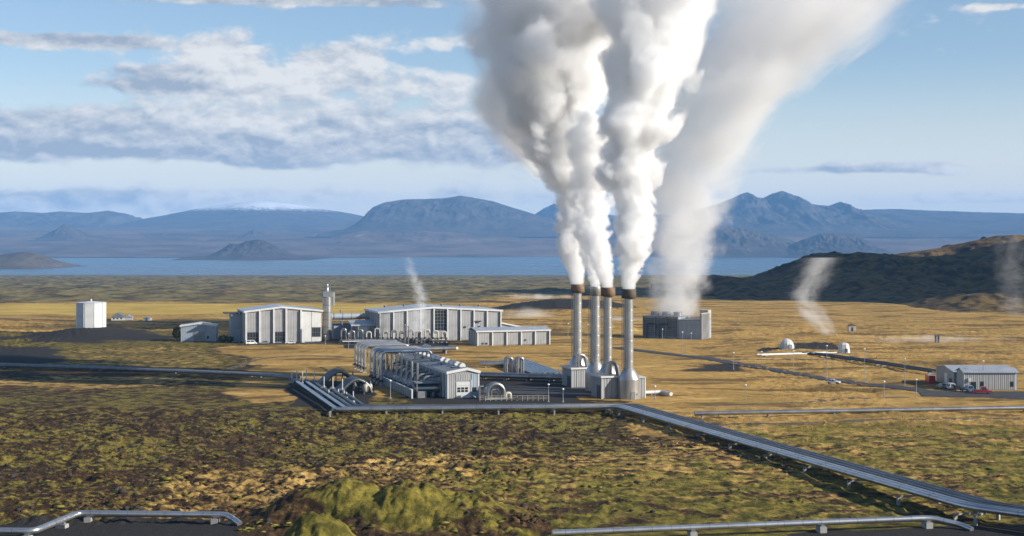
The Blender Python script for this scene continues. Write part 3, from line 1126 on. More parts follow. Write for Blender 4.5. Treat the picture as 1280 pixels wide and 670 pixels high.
def make_power_house():
    O = g(474, 427.5)
    W = width_to(O, ANG, 626.5)
    H = z_at(390.5, O.y)
    D = 30.0
    t = thing('power_house', 'large pale grey power hall with white fins and a tall glazed bay', 'building', O, ANG)
    rise, ridge = 1.9, 0.44
    core(t, W, D, H, rise, ridge)
    gable_roof(t, W, D, H, rise, 0.6, ridge)
    xs = [474, 491.5, 508.5, 525.5, 542, 559, 575.5, 592, 608.5, 625.5]
    fins = [min(max(width_to(O, ANG, x), 0.25), W - 0.25) for x in xs]
    front_bays(t, W, H, rise, ridge, fins, 1.0, 0.5, skip=(4,))
    a, b = fins[4] + 0.4, fins[5] - 0.4
    window(t, a, b, -0.004, 4.6, H + 0.7, 4, 6, 'grey_metal', 0.16, 'glazed_bay')
    bx('panel', M['clad'], t, a, b, -0.16, -0.004, 0.25, 4.5)
    # vents, lamps and doors on the front
    for x, z in ((fins[6] + 1.6, 5.6), (fins[7] + 2.0, 5.6)):
        bx('vent', M['dark_metal'], t, x, x + 0.9, -0.5, -0.165, z, z + 0.7)
    bx('bracket', M['dark_metal'], t, fins[7] + 0.2, fins[7] + 3.4, -1.2, -0.165, 8.3, 8.7)
    bx('door', M['white'], t, fins[7] + 2.2, fins[7] + 3.4, -0.24, -0.165, 0.0, 2.3)
    # left side bays
    for y in np.linspace(2, D - 2, 6):
        bx('side_fin', M['white'], t, -0.8, -0.003, y - 0.2, y + 0.2, 0, H - 0.5)
    for x in np.linspace(6, W - 6, 6):
        MB().lathe([(0.5, 0), (0.5, 0.7), (0.75, 0.75), (0.1, 1.1)], 10).build('roof_vent', M['grey_metal'], t, (x, D * 0.55, H + rise * (1 - abs(x / W - ridge)) + 0.1))
    # lean-to behind the annex
    P = loc2(O, ANG, W + 0.3, 3.0)
    t2 = thing('lean_to', 'low lean-to with a white sloping roof edge at the right end of the power hall', 'building', P, ANG)
    MB().prism([(0, 0), (10.5, 0), (10.5, 5.2), (0, 7.4)], 0, 14).build('wall', M['clad'], t2)
    MB().prism([(0, 7.42), (11.0, 5.12), (11.0, 5.4), (0, 7.7)], -0.5, 14.5).build('roof', M['roof'], t2)
    MB().prism([(0, 7.1), (11.1, 4.8), (11.1, 5.45), (0, 7.75)], -0.66, -0.51).build('fascia', M['white'], t2)
    for x in (3.2, 6.4, 9.6):
        bx('fin', M['white'], t2, x, x + 0.3, -0.45, -0.003, 0, 4.6)
    return O, W, H


PH_O, PH_W, PH_H = make_power_house()


def make_annex():
    O = g(596, 432.3)
    W = width_to(O, ANG, 687)
    H = z_at(414.3, O.y)
    D = 12.0
    t = thing('storage_hall', 'low grey hall of five bays right in front of the power hall', 'building', O, ANG)
    core(t, W, D, H, 0.0, 0.5)
    MB().prism([(0, 0), (1, 0), (1, 1), (0, 1)], 0, 1)
    # roof sloping down to the front
    r = MB()
    vs = [(-0.5, -0.6, H), (W + 0.5, -0.6, H), (W + 0.5, D * 0.6, H + 1.1), (-0.5, D * 0.6, H + 1.1)]
    vs2 = [(x, y, z + 0.25) for x, y, z in vs]
    r.add(vs + vs2, [(3, 2, 1, 0), (4, 5, 6, 7), (0, 1, 5, 4), (1, 2, 6, 5), (2, 3, 7, 6), (3, 0, 4, 7)])
    r.build('roof', M['roof'], t)
    r = MB()
    vs = [(-0.5, D * 0.6 + 0.004, H + 1.1), (W + 0.5, D * 0.6 + 0.004, H + 1.1), (W + 0.5, D + 0.5, H), (-0.5, D + 0.5, H)]
    vs2 = [(x, y, z + 0.25) for x, y, z in vs]
    r.add(vs + vs2, [(3, 2, 1, 0), (4, 5, 6, 7), (0, 1, 5, 4), (1, 2, 6, 5), (2, 3, 7, 6), (3, 0, 4, 7)])
    r.build('roof', M['roof'], t)
    bx('fascia', M['white'], t, -0.5, W + 0.5, -0.75, -0.604, H - 0.35, H + 0.3)
    fins = [min(max(width_to(O, ANG, x), 0.2), W - 0.2) for x in (596.3, 615, 633, 651, 668.5, 686.5)]
    front_bays(t, W, H, 0.0, 0.5, fins, 0.95, 0.45)
    for x in (fins[0] + 2.0, fins[0] + 3.6, fins[3] + 1.6):
        bx('vent', M['dark_metal'], t, x, x + 0.8, -0.4, -0.165, 0.6 if x < fins[1] else 1.8, 1.3 if x < fins[1] else 2.4)
    for y in (0.4, 4.0, 8.0, 11.6):
        bx('side_fin', M['white'], t, -0.5, -0.003, y - 0.15, y + 0.15, 0, H - 0.4)


make_annex()


def make_office():
    O = g(306.6, 429.3)
    W = width_to(O, ANG, 402)
    H = z_at(389.8, O.y)
    D = 26.0
    t = thing('workshop_hall', 'pale grey hall with tall white fins left of the round steel flue', 'building', O, ANG)
    rise, ridge = 1.9, 0.47
    core(t, W, D, H, rise, ridge)
    gable_roof(t, W, D, H, rise, 0.6, ridge)
    fins = [min(max(width_to(O, ANG, x), 0.25), W - 0.25) for x in (306.8, 324.5, 342, 357.5, 376, 389)]
    front_bays(t, W, H, rise, ridge, fins[:5], 1.1, 0.7, skip=(0, 2))
    for i in (0, 2):
        a, b = fins[i] + 0.5, fins[i + 1] - 0.5
        bx('panel', M['clad'], t, a, b, -0.16, -0.004, 4.9, H - 0.4)
        window(t, a, b, -0.004, 0.4, 4.8, 4, 2, 'grey_metal', 0.12, 'shop_window')
    a, b = fins[4] + 0.5, W - 0.3
    bx('panel', M['white'], t, a, (a + b) / 2 - 0.1, -0.14, -0.004, 0.3, H - 0.3)
    bx('panel', M['white'], t, (a + b) / 2 + 0.1, b, -0.14, -0.004, 6.6, H - 0.3)
    bx('panel', M['white'], t, (a + b) / 2 + 0.1, b, -0.14, -0.004, 0.3, 2.2)
    window(t, (a + b) / 2 + 0.2, b - 0.2, -0.004, 2.3, 6.4, 5, 2, 'grey_metal', 0.12, 'window')
    bx('door', M['white'], t, fins[4] + 0.2, fins[4] + 1.5, -1.6, -1.0, 0, 6.0)
    for y in (1.5, 8, 14, 20, 25):
        bx('side_fin', M['white'], t, -0.6, -0.003, y - 0.2, y + 0.2, 0, H - 0.5)
    # stair block on the shaded left side
    bx('stair_block', M['blue_clad'], t, -5.2, -0.61, 9.0, 16.0, 0, H - 1.2)
    bx('canopy', M['dark_metal'], t, -8.0, -0.62, 8.4, 16.6, H - 1.19, H - 0.7)


make_office()


def make_garage():
    O = g(226.0, 427.0)
    rz = math.radians(6)
    W = width_to(O, rz, 270)
    H = z_at(407.5, O.y)
    D = 9.0
    t = thing('garage', 'small blue grey garage with a pale roof beside a dark bush', 'building', O, rz)
    core(t, W, D, H, 1.2, 0.5, 'blue_clad')
    gable_roof(t, W, D, H, 1.2, 0.35, 0.5)
    o = bx('door', M['grey_metal'], t, W * 0.36, W * 0.68, -0.12, -0.003, 0, H * 0.62)
    for k in range(1, 4):
        bx('door_slat', M['dark_metal'], o, 0.1, W * 0.32 - 0.1, -0.03, -0.001, H * 0.155 * k, H * 0.155 * k + 0.06)
    bx('window', M['glass'], t, W * 0.74, W * 0.8, -0.06, -0.003, 1.2, 2.4)
    bx('post', M['white'], t, W - 0.2, W - 0.003, -0.1, -0.003, 0, H - 0.5)


make_garage()


def make_canopy_house():
    O = g(447.5, 427.0)
    W = width_to(O, ANG, 473)
    H = z_at(406.5, O.y)
    t = thing('pump_house', 'small pump house with a blue lean-to roof at the left end of the power hall', 'building', O + VX * 0.0, ANG)
    D = 7.0
    core(t, W, D, H, 0, 0.5)
    r = MB()
    vs = [(-3.2, -0.7, H), (W - 0.2, -0.7, H), (W - 0.2, D, H + 1.6), (-3.2, D, H + 1.6)]
    r.add(vs + [(x, y, z + 0.25) for x, y, z in vs], [(3, 2, 1, 0), (4, 5, 6, 7), (0, 1, 5, 4), (1, 2, 6, 5), (2, 3, 7, 6), (3, 0, 4, 7)])
    r.build('roof', M['roof'], t)
    bx('fascia', M['white'], t, -3.2, W - 0.2, -0.85, -0.704, H - 0.3, H + 0.28)
    for x in (0.0, W * 0.5, W - 0.9):
        bx('fin', M['white'], t, x, x + 0.4, -0.5, -0.003, 0, H - 0.35)
    bx('panel', M['white'], t, 0.7, W * 0.5 - 0.3, -0.14, -0.003, 0.3, H - 0.6)
    bx('panel', M['clad'], t, W * 0.5 + 0.7, W - 1.2, -0.14, -0.003, 0.3, H - 0.6)
    bx('post', M['grey_metal'], t, -3.0, -2.7, -0.5, -0.2, 0, H - 0.01)
    # low base hall behind: dark wall between the flue and the power hall
    P = g(417, 424)
    t2 = thing('link_building', 'low dark grey link wall behind the pump house', 'building', P, ANG)
    W2 = width_to(P, ANG, 466)
    core(t2, W2, 6, 6.8, 0, 0.5, 'blue_clad')
    bx('roof', M['roof_dark'], t2, -0.3, W2 + 0.3, -0.3, 6.3, 6.805, 7.05)
    for k in range(6):
        x = W2 * (k + 0.5) / 6
        bx('panel', M['blue_clad'], t2, x - W2 / 12 + 0.15, x + W2 / 12 - 0.15, -0.12, -0.003, 0.2, 6.6)


make_canopy_house()


def make_flue():
    P = g(409.0, 425.0)
    Y = P.y
    t = thing('steel_flue', 'round banded steel flue with a square head between the halls', 'flue', P, ANG)
    zt = z_at(371, Y)
    MB().lathe([(2.05, 0), (2.05, zt)], 20).build('shaft', M['stack_steel'], t)
    for z in np.linspace(2.5, zt - 0.5, 6):
        MB().lathe([(2.06, 0), (2.16, 0.02), (2.16, 0.28), (2.06, 0.30)], 20, cap=False).build('band', M['grey_metal'], t, (0, 0, z))
    MB().box(-2.1, 2.1, -1.9, 1.9, zt + 0.003, z_at(364.5, Y)).build('head', M['grey_metal'], t)
    MB().lathe([(0.85, 0), (0.85, 2.4), (0.6, 2.5), (0.6, 3.4)], 14).build('outlet', M['stack_steel'], t, (0, 0, z_at(364.5, Y) + 0.003))
    MB().cyl((1.2, -1.2, z_at(364.5, Y)), (1.2, -1.2, z_at(355.5, Y)), 0.12).build('mast', M['grey_metal'], t)
    MB().box(2.4, 3.4, -0.6, 0.6, zt - 4.0, z_at(365.5, Y)).build('inspection_box', M['clad'], t)
    lad = MB()
    for s in (-0.25, 0.25):
        lad.box(s - 0.03, s + 0.03, -2.35, -2.28, 0.4, zt)
    for k in range(30):
        lad.box(-0.25, 0.25, -2.34, -2.30, 0.6 + k * zt / 31, 0.66 + k * zt / 31)
    lad.build('ladder', M['grey_metal'], t)
    d = thing('exhaust_duct', 'thick grey duct running from the steel flue to the power hall', 'duct', P, ANG)
    z = z_at(396, Y)
    L = width_to(P, ANG, 464)
    MB().cyl((2.0, 1.0, z), (L, 1.0, z), 1.35, n=18).build('pipe', M['blue_clad'], d)
    for k in range(5):
        x = 3 + (L - 4) * k / 4
        MB().cyl((x, 1.0, z), (x + 0.25, 1.0, z), 1.45, n=18).build('flange', M['grey_metal'], d)
        if k in (1, 3):
            bx('support', M['grey_metal'], d, x - 0.2, x + 0.2, 0.8, 1.2, 0, z - 1.3)


make_flue()


def make_silo():
    P = Vector((-204, 698, 0))
    zb = ht(P.x, P.y)
    t = thing('water_tank', 'tall white many-sided water tank on a low gravel mound', 'tank', (P.x, P.y, zb), 0)
    R, H = 7.0, z_at(376.5, 698) - zb - 0.9
    n = 10
    ph = math.radians(9)
    MB().lathe([(R - 0.15, -2), (R - 0.15, H)], n, smooth=False).build('shell', M['grey_metal'], t, (0, 0, 0), ph)
    # each side a panel of its own with a joint between
    w = 2 * R * math.sin(math.pi / n) - 0.22
    me = MB().box(-w / 2, w / 2, -0.12, 0.12, -1.8, H - 0.1).mesh('panel', M['white'])
    for i in range(n):
        a = ph + 2 * math.pi * (i + 0.5) / n
        rr = R * math.cos(math.pi / n)
        put('panel', me, t, (rr * math.cos(a), rr * math.sin(a), 0), a + math.pi / 2)
    MB().lathe([(R + 0.25, 0), (R + 0.25, 0.3), (1.2, 0.9), (0.4, 1.1)], n, smooth=False).build('roof', M['white'], t, (0, 0, H), ph)
    rl = MB()
    for i in range(n):
        a, b = 2 * math.pi * i / n, 2 * math.pi * (i + 1) / n
        p, q = (6.6 * math.cos(a), 6.6 * math.sin(a)), (6.6 * math.cos(b), 6.6 * math.sin(b))
        rl.cyl((*p, 0.2), (*p, 1.2), 0.05, n=5)
        rl.cyl((*p, 1.2), (*q, 1.2), 0.05, n=5)
    rl.build('railing', M['grey_metal'], t, (0, 0, H), ph)
    MB().lathe([(0.4, 0), (0.4, 0.8), (0.1, 1.0)], 8).build('vent', M['white'], t, (0, 0, H + 1.0))
    MB().cyl((-1.5, -R - 0.1, -1.5), (-1.5, -R - 0.1, H), 0.14, n=6).build('overflow_pipe', M['white'], t)


make_silo()


def make_shed():
    O = g(559.5, 498.3)
    W = width_to(O, ANG, 598.5)
    H = z_at(465.8, O.y)
    D = 64.0
    t = thing('condenser_shed', 'long grey shed with rows of skylight humps on its roof, gable towards the viewer', 'building', O, ANG)
    rise, ridge = 1.0, 0.62
    core(t, W, D, H, rise, ridge)
    gable_roof(t, W, D, H, rise, 0.3, ridge, 'roof_dark')
    # gable wall
    bx('corner_post', M['white'], t, -0.12, 0.3, -0.2, -0.003, 0, H - 0.5)
    bx('corner_post', M['white'], t, W - 0.3, W + 0.12, -0.2, -0.003, 0, H - 0.5)
    bx('panel', M['clad'], t, 0.4, W * 0.24, -0.1, -0.003, 0.2, H - 0.55)
    bx('panel', M['clad'], t, W * 0.26, W * 0.74, -0.1, -0.003, 4.9, H - 0.5)
    bx('panel', M['blue_clad'], t, W * 0.76, W - 0.4, -0.1, -0.003, 0.2, H - 0.55)  # right strip of the gable coloured bluer to stand for its shade
    d = bx('door', M['white'], t, W * 0.27, W * 0.72, -0.18, -0.003, 0.05, 4.7)
    for i in range(3):
        for k in range(2):
            bx('pane', M['glass'], d, 0.35 + i * 1.12, 1.2 + i * 1.12, -0.05, -0.002, 1.7 + k * 0.75, 2.3 + k * 0.75)
    for k in range(1, 5):
        bx('door_slat', M['clad'], d, 0.1, W * 0.45 - 0.1, -0.03, -0.001, k * 0.9 - 0.1, k * 0.9 - 0.04)
    bx('door_post', M['white'], t, W * 0.73, W * 0.75, -0.3, -0.003, 0, 5.2)
    bx('window', M['glass'], t, W * 0.79, W * 0.93, -0.16, -0.104, 1.8, 3.0)
    # left flank
    nb = 16
    for k in range(nb):
        y0, y1 = 0.3 + k * (D - 0.6) / nb, 0.3 + (k + 1) * (D - 0.6) / nb
        bx('side_panel', M['clad_side'], t, -0.12, -0.003, y0 + 0.12, y1 - 0.12, 0.2, H - 0.5)
        bx('side_fin', M['white'], t, -0.55, -0.003, y0 - 0.09, y0 + 0.09, 0, H - 0.45)
    # humps along the roof
    for k in range(11):
        y = 3.5 + k * 5.6
        hm = MB()
        hm.prism([(-0.85, 0), (0.95, -0.35), (0.95, 0.4), (0.6, 0.95), (-0.2, 1.0), (-0.85, 0.5)], y, y + 2.3)
        hm.build('skylight', M['white'], t, (ridge * W - 0.4, 0, H + rise + 0.22))
    for k in range(5):
        y = 6 + k * 12
        MB().lathe([(0.3, 0), (0.3, 0.7), (0.45, 0.75), (0.05, 1.0)], 8).build('roof_vent', M['grey_metal'], t, (W * 0.3, y, H + rise * 0.4))
    bx('gutter', M['white'], t, W + 0.42, W + 0.6, -0.3, D + 0.3, H - 0.1, H + 0.12)
    # condensers standing along the left flank
    for k in range(8):
        P = loc2(O, ANG, -5.6, 7.0 + k * 6.9)
        c = thing('condenser', ['nearest', 'second', 'third', 'fourth', 'fifth', 'sixth', 'seventh', 'farthest'][k]
                  + ' condenser tank along the flank of the long shed, counted from its gable', 'tank', P, ANG, 'condensers beside the long shed')
        tk = MB()
        tk.tube([(-2.6, 0, 2.4), (-2.2, 0, 2.4), (4.6, 0, 2.4), (4.9, 0, 2.4)], 1.35, 14)
        tk.build('vessel', M['steel'], c)
        MB().cyl((-2.85, 0, 2.4), (-2.6, 0, 2.4), 1.1, 1.36, n=14).build('end_cap', M['grey_metal'], c)
        MB().tube(fillet([(0.4, 0, 3.6), (0.4, 0, 5.6), (4.9, 0, 5.9)], 1.0), 0.4, 10).build('riser', M['grey_metal'], c)
        MB().cyl((-1.2, 1.4, 2.6), (-1.2, 1.4, 9.6), 0.36, n=10).build('drop_pipe', M['steel'], c)
        bx('saddle', M['concrete'], c, -1.8, -1.3, -1.1, 1.1, 0, 1.35)
        bx('saddle', M['concrete'], c, 2.6, 3.1, -1.1, 1.1, 0, 1.35)
        bx('pump', M['grey_metal'], c, -2.2, 0.4, -3.3, -2.1, 0, 1.9)
    # low screen of panels in front of the condensers
    P = loc2(O, ANG, -9.6, 3.0)
    s = thing('screen_wall', 'low screen wall of pale panels along the condensers', 'wall', P, ANG)
    for k in range(19):
        bx('panel', M['clad_side'], s, -0.12, 0.12, k * 3.0 + 0.06, k * 3.0 + 2.94, 0.15, 2.3)
        bx('post', M['white'], s, -0.2, 0.2, k * 3.0 - 0.055, k * 3.0 + 0.055, 0, 2.45)
    bx('cap', M['white'], s, -0.25, 0.25, -0.1, 57.1, 2.452, 2.6)
    # platform joining the flank
    pf = thing('platform', 'grey steel platform beside the gable of the long shed', 'platform', loc2(O, ANG, -8.2, 4.0), ANG)
    bx('deck', M['grey_metal'], pf, 0, 7.4, 0, 5.6, 4.15, 4.4)
    for x in (0.2, 7.0):
        for y in (0.2, 5.2):
            bx('leg', M['grey_metal'], pf, x, x + 0.25, y, y + 0.25, 0, 4.145)


make_shed()


# ---------------------------------------------------------------- cooling tower block
def make_cooling_block():
    O = g(804, 422.0)
    rz = math.radians(-28)
    W1 = width_to(O, rz, 847)
    W2 = width_to(O, rz, 875)
    H1 = z_at(391.5, O.y)
    H2 = z_at(398.8, O.y)
    D = 15.0
    t = thing('cooling_tower', 'dark louvred cooling tower block with a bright end wall under the pale steam', 'cooling tower', O, rz)
    bx('wall', M['blue_clad'], t, 0, W1, 0.6, D, 0, H1 - 1.5)
    # louvres
    for k in range(9):
        z = 1.0 + k * (H1 - 3.0) / 9
        for i in range(3):
            a, b = W1 * i / 3 + 0.25, W1 * (i + 1) / 3 - 0.25
            l = MB()
            l.add([(a, 0.58, z + 0.75), (b, 0.58, z + 0.75), (b, 0.0, z + 0.1), (a, 0.0, z + 0.1), (a, 0.58, z + 0.68), (b, 0.58, z + 0.68), (b, 0.0, z + 0.03), (a, 0.0, z + 0.03)],
                  [(0, 1, 2, 3), (7, 6, 5, 4), (3, 2, 6, 7), (0, 3, 7, 4), (1, 5, 6, 2)])
            l.build('louvre', M['grey_metal'], t)
    for i in range(4):
        x = W1 * i / 3
        bx('column', M['grey_metal'], t, x - 0.2, x + 0.2, -0.15, 0.55, 0, H1 - 1.2)
    bx('rim', M['grey_metal'], t, -0.3, W1 + 0.2, -0.3, D + 0.3, H1 - 1.495, H1 - 1.1)
    rl = MB()
    for i in range(11):
        x = -0.2 + (W1 + 0.2) * i / 10
        rl.box(x - 0.04, x + 0.04, -0.2, -0.12, H1 - 1.1, H1)
    rl.box(-0.25, W1 + 0.1, -0.21, -0.11, H1, H1 + 0.08)
    rl.box(-0.25, W1 + 0.1, -0.20, -0.12, H1 - 0.55, H1 - 0.5)
    rl.build('railing', M['grey_metal'], t)
    # fan rings on the deck
    for i in range(3):
        x = W1 * (i + 0.5) / 3
        MB().lathe([(2.1, 0), (1.9, 0.8), (2.0, 1.7), (1.85, 1.7), (1.75, 0.8), (1.95, 0.0)], 20, cap=False).build('fan_ring', M['grey_metal'], t, (x, D * 0.5, H1 - 1.1))
    # pipes over the louvres
    for x in (W1 * 0.25, W1 * 0.62):
        p = MB().tube(fillet([(x - 2.2, -0.7, 0), (x - 2.2, -0.7, 6.6), (x + 2.4, -0.7, 6.6), (x + 2.4, -0.7, 4.6)], 0.8), 0.32, 8)
        p.build('pipe', M['dark_metal'], t)
    bx('side_block', M['blue_clad'], t, W1 + 0.01, W2 - 0.01, 0.4, D - 1, 0, H2)
    bx('side_roof', M['roof_dark'], t, W1 + 0.01, W2 - 0.01, 0.2, D - 0.8, H2 + 0.003, H2 + 0.25)
    n = 5
    for i in range(n):
        a = W1 + 0.01 + (W2 - W1) * i / n
        bx('panel', M['blue_clad'], t, a + 0.06, a + (W2 - W1) / n - 0.06, 0.28, 0.397, 0.2, H2 - 0.2)
    He = z_at(391.8, O.y - 8)
    bx('end_wall', M['clad'], t, W2, W2 + 0.7, 0.0, 10.5, 0, He)
    bx('end_wall_cap', M['white'], t, W2 - 0.1, W2 + 0.8, -0.1, 10.6, He + 0.003, He + 0.3)
    for i in range(4):
        bx('end_panel', M['clad_side'], t, W2 + 0.703, W2 + 0.82, 0.15 + i * 2.6, 2.6 + i * 2.6, 0.2, He - 0.2)
    bx('back_block', M['cream'], t, W2 - 4.2, W2 - 0.2, 11.0, 15.0, 0, z_at(387.2, O.y))


make_cooling_block()


# ---------------------------------------------------------------- sheds at the right
def make_right_sheds():
    O = g(1205, 487.6)
    W = width_to(O, 0, 1272)
    H = z_at(466.0, O.y)
    D = 7.0
    t = thing('long_shed', 'long low grey shed behind the red pickup at the right', 'building', O, 0)

    def xroof(par, W, D, H, rise, mat='roof'):
        for (ya, za, yb, zb) in ((-0.5, H, D / 2, H + rise), (D / 2 + 0.004, H + rise, D + 0.5, H)):
            vs = [(-0.4, ya, za), (W + 0.4, ya, za), (W + 0.4, yb, zb), (-0.4, yb, zb)]
            MB().add(vs + [(x, y, z + 0.18) for x, y, z in vs], [(3, 2, 1, 0), (4, 5, 6, 7), (0, 1, 5, 4), (1, 2, 6, 5), (2, 3, 7, 6), (3, 0, 4, 7)]).build('roof', M[mat], par)

    def xcore(par, W, D, H, rise, mat='clad'):
        poly = [(0, 0), (D, 0), (D, H), (D / 2, H + rise), (0, H)]
        n = 5
        vs = [(0, y, z) for y, z in poly] + [(W, y, z) for y, z in poly]
        fs = [tuple(range(n)), tuple(range(2 * n - 1, n - 1, -1))] + [(i, i + n, (i + 1) % n + n, (i + 1) % n) for i in range(n)]
        MB().add(vs, fs).build('wall', M[mat], par)
    xcore(t, W, D, H, 1.1)
    xroof(t, W, D, H, 1.1)
    bx('corner_trim', M['white'], t, -0.06, 0.2, -0.12, -0.003, 0, H - 0.05)
    bx('corner_trim', M['white'], t, W - 0.9, W - 0.6, -0.12, -0.003, 0, H - 0.05)
    n = 8
    for i in range(n):
        a, b = 0.25 + (W - 1.2) * i / n, 0.25 + (W - 1.2) * (i + 1) / n
        bx('panel', M['clad'], t, a + 0.03, b - 0.03, -0.08, -0.003, 0.1, H - 0.15)
    for x0, x1, z0, z1 in ((2.1, 3.6, 0.1, 2.5), (4.9, 5.9, 1.0, 2.6), (W - 2.2, W - 1.2, 1.0, 2.6)):
        o = bx('door' if z0 < 0.5 else 'window', M['dark_metal'], t, x0, x1, -0.15, -0.083, z0, z1)
        bx('pane', M['glass'], o, 0.12, x1 - x0 - 0.12, -0.03, -0.002, 0.3, z1 - z0 - 0.15)
    bx('air_unit', M['white'], t, 1.1, 1.9, -0.8, -0.083, 2.6, 3.6)
    P = Vector((135.2, 440.2, 0))
    t2 = thing('gable_shed', 'grey shed with a white door in its gable behind the long low shed', 'building', P, 0)
    W2, D2, H2 = 19.0, 18.5, 4.5
    xcore(t2, W2, D2, H2, 1.3)
    xroof(t2, W2, D2, H2, 1.3)
    for i in range(6):
        y0, y1 = D2 * i / 6, D2 * (i + 1) / 6
        bx('panel', M['clad_side'], t2, -0.08, -0.003, y0 + 0.06, y1 - 0.06, 0.1, H2 - 0.1)
    bx('door', M['white'], t2, -0.2, -0.083, 6.4, 9.4, 0, 3.6)
    bx('door', M['dark_metal'], t2, -0.2, -0.083, 2.2, 4.6, 0, 2.4)
    bx('corner_trim', M['white'], t2, -0.12, -0.003, D2 - 0.3, D2 + 0.06, 0, H2)
    # red container by the gable
    Q = g(1161.5, 479.5)
    c = thing('container', 'dark red steel container at the far corner of the gable shed', 'container', Q, math.radians(2))
    bx('body', M['red'], c, 0, 2.0, 0, 4.0, 0.1, 2.5)
    for k in range(5):
        bx('rib', M['red'], c, 0.15 + k * 0.4, 0.3 + k * 0.4, -0.06, -0.003, 0.2, 2.4)
    bx('sill', M['dark_metal'], c, -0.02, 2.02, -0.04, 4.04, 0.0, 0.098)


make_right_sheds()
# ---------------------------------------------------------------- pipes
def xsect(p, d, q, e):
    """where two ground lines cross"""
    den = d.x * e.y - d.y * e.x
    t = ((q.x - p.x) * e.y - (q.y - p.y) * e.x) / den
    return Vector((p.x + d.x * t, p.y + d.y * t, 0))


def perp(d):
    return Vector((-d.y, d.x, 0))


def pipe_mesh(path, r, n=10, bend=2.2):
    return MB().tube(fillet(path, bend), r, n)


def rings(par, path, r, step, mat):
    """clamp bands along straight stretches, one mesh for each band"""
    P = [Vector(p) for p in path]
    for a, b in zip(P[:-1], P[1:]):
        L = (b - a).length
        d = (b - a).normalized()
        s = step
        while s < L - step * 0.5:
            c = a + d * s
            MB().cyl(c - d * 0.09, c + d * 0.09, r + 0.045, n=10).build('band', mat, par)
            s += step


def supports(par, path, off, halfw, z, step, skip_ends=2.0, mat='concrete', w=0.45):
    """a cross beam on two feet under the pipes every step metres"""
    P = [Vector(p) for p in path]
    for a, b in zip(P[:-1], P[1:]):
        L = (b - a).length
        d = (b - a).normalized()
        d.z = 0
        nrm = perp(d.normalized())
        k = max(1, int((L - 2 * skip_ends) / step))
        for i in range(k + 1):
            c = a + (b - a) * ((skip_ends + (L - 2 * skip_ends) * i / max(k, 1)) / L) + nrm * off
            zg = ht(c.x, c.y)
            m = MB()
            m.box(-w / 2, w / 2, -halfw, halfw, z - 0.25, z)
            for s in ((-1, 1) if halfw > 1 else (0,)):
                hw = min(0.3, halfw)
                m.box(-w / 2 + 0.03, w / 2 - 0.03, s * (halfw - hw) - hw + 0.02, s * (halfw - hw) + hw - 0.02, zg - 0.4, z - 0.25)
            m.build('support', M[mat], par, (c.x, c.y, 0), math.atan2(d.y, d.x))


def make_main_pipeline():
    A, Cn = g(403, 511.8, 1.2), g(772, 507.2, 1.8)
    E, F = g(1206, 634.0, 2.6), g(1300, 647.0, 2.6)
    for q in (A, Cn, E, F):
        q.z = 0
    d1, d2, d3 = (Cn - A).normalized(), (E - Cn).normalized(), (F - E).normalized()
    n1, n2, n3 = perp(d1), perp(d2), perp(d3)
    t = thing('main_pipeline', 'broad bundle of six shiny steel pipes running along the yard and down to the right', 'pipeline', (0, 0, 0))
    starts = [g(371, 484.5), g(383, 485), g(393, 486), g(405, 494), g(416, 495.5), g(428, 497)]
    offs = (0.0, 1.45, 3.0, 4.4, 5.8, 7.2)
    for i in range(6):
        o = offs[i]
        s = starts[i]
        c0 = xsect(s, VX, A + n1 * o, d1)
        c1 = xsect(A + n1 * o, d1, Cn + n2 * o, d2)
        c2 = xsect(Cn + n2 * o, d2, E + n3 * o, d3)
        f = c2 + d3 * 90
        path = [Vector((s.x, s.y, 1.9)), Vector((c0.x, c0.y, 1.2)), Vector((c1.x, c1.y, 1.6)), Vector((c2.x, c2.y, 2.7)), Vector((f.x, f.y, 2.7))]
        r = (0.52, 0.48, 0.40, 0.40, 0.46, 0.40)[i]
        if i >= 2:
            for q in path[2:]:
                q.z -= 0.35
        pipe_mesh(path, r, 12, 3.0).build('pipe', M['jacket'] if i < 2 else M['dull'], t)
        if i in (0, 1, 5):
            rings(t, path[1:], r, 9.0, M['steel'])
        # valve with an upright spindle at the start of each pipe
        v = MB().cyl((s.x, s.y, 1.9), (s.x + VX.x * 1.2, s.y + VX.y * 1.2, 2.0), 0.85, n=12)
        v.build('flange', M['grey_metal'], t)
        MB().cyl((s.x, s.y, 2.2), (s.x, s.y, 5.4), 0.14, n=6).build('spindle', M['white'], t)
    supports(t, [A, Cn], 3.6, 4.3, 0.62, 13)
    supports(t, [Cn, E], 3.6, 4.3, 1.25, 15)
    supports(t, [E, E + d3 * 80], 3.6, 4.3, 1.7, 15)
    # walkway plate between the middle pipes
    return A, Cn


make_main_pipeline()


def single_line(name, label, pts, r, z, step, n=1, gap=1.6, mat='steel', bend=2.0, sup=True, ring=9.0, zs=None):
    t = thing(name, label, 'pipeline', (0, 0, 0))
    P = [Vector((p.x, p.y, 0)) for p in pts]
    for i in range(n):
        path = []
        for k, p in enumerate(P):
            d = (P[min(k + 1, len(P) - 1)] - P[max(k - 1, 0)]).normalized()
            q = p + perp(d) * i * gap
            path.append(Vector((q.x, q.y, (zs[k] if zs else z))))
        pipe_mesh(path, r, 12, bend).build('pipe', M[mat], t)
        if ring:
            rings(t, path, r, ring, M[mat])
    if sup:
        supports(t, P, (n - 1) * gap / 2, max(0.5, (n - 1) * gap / 2 + 0.6), z - r - 0.02, step)
    return t


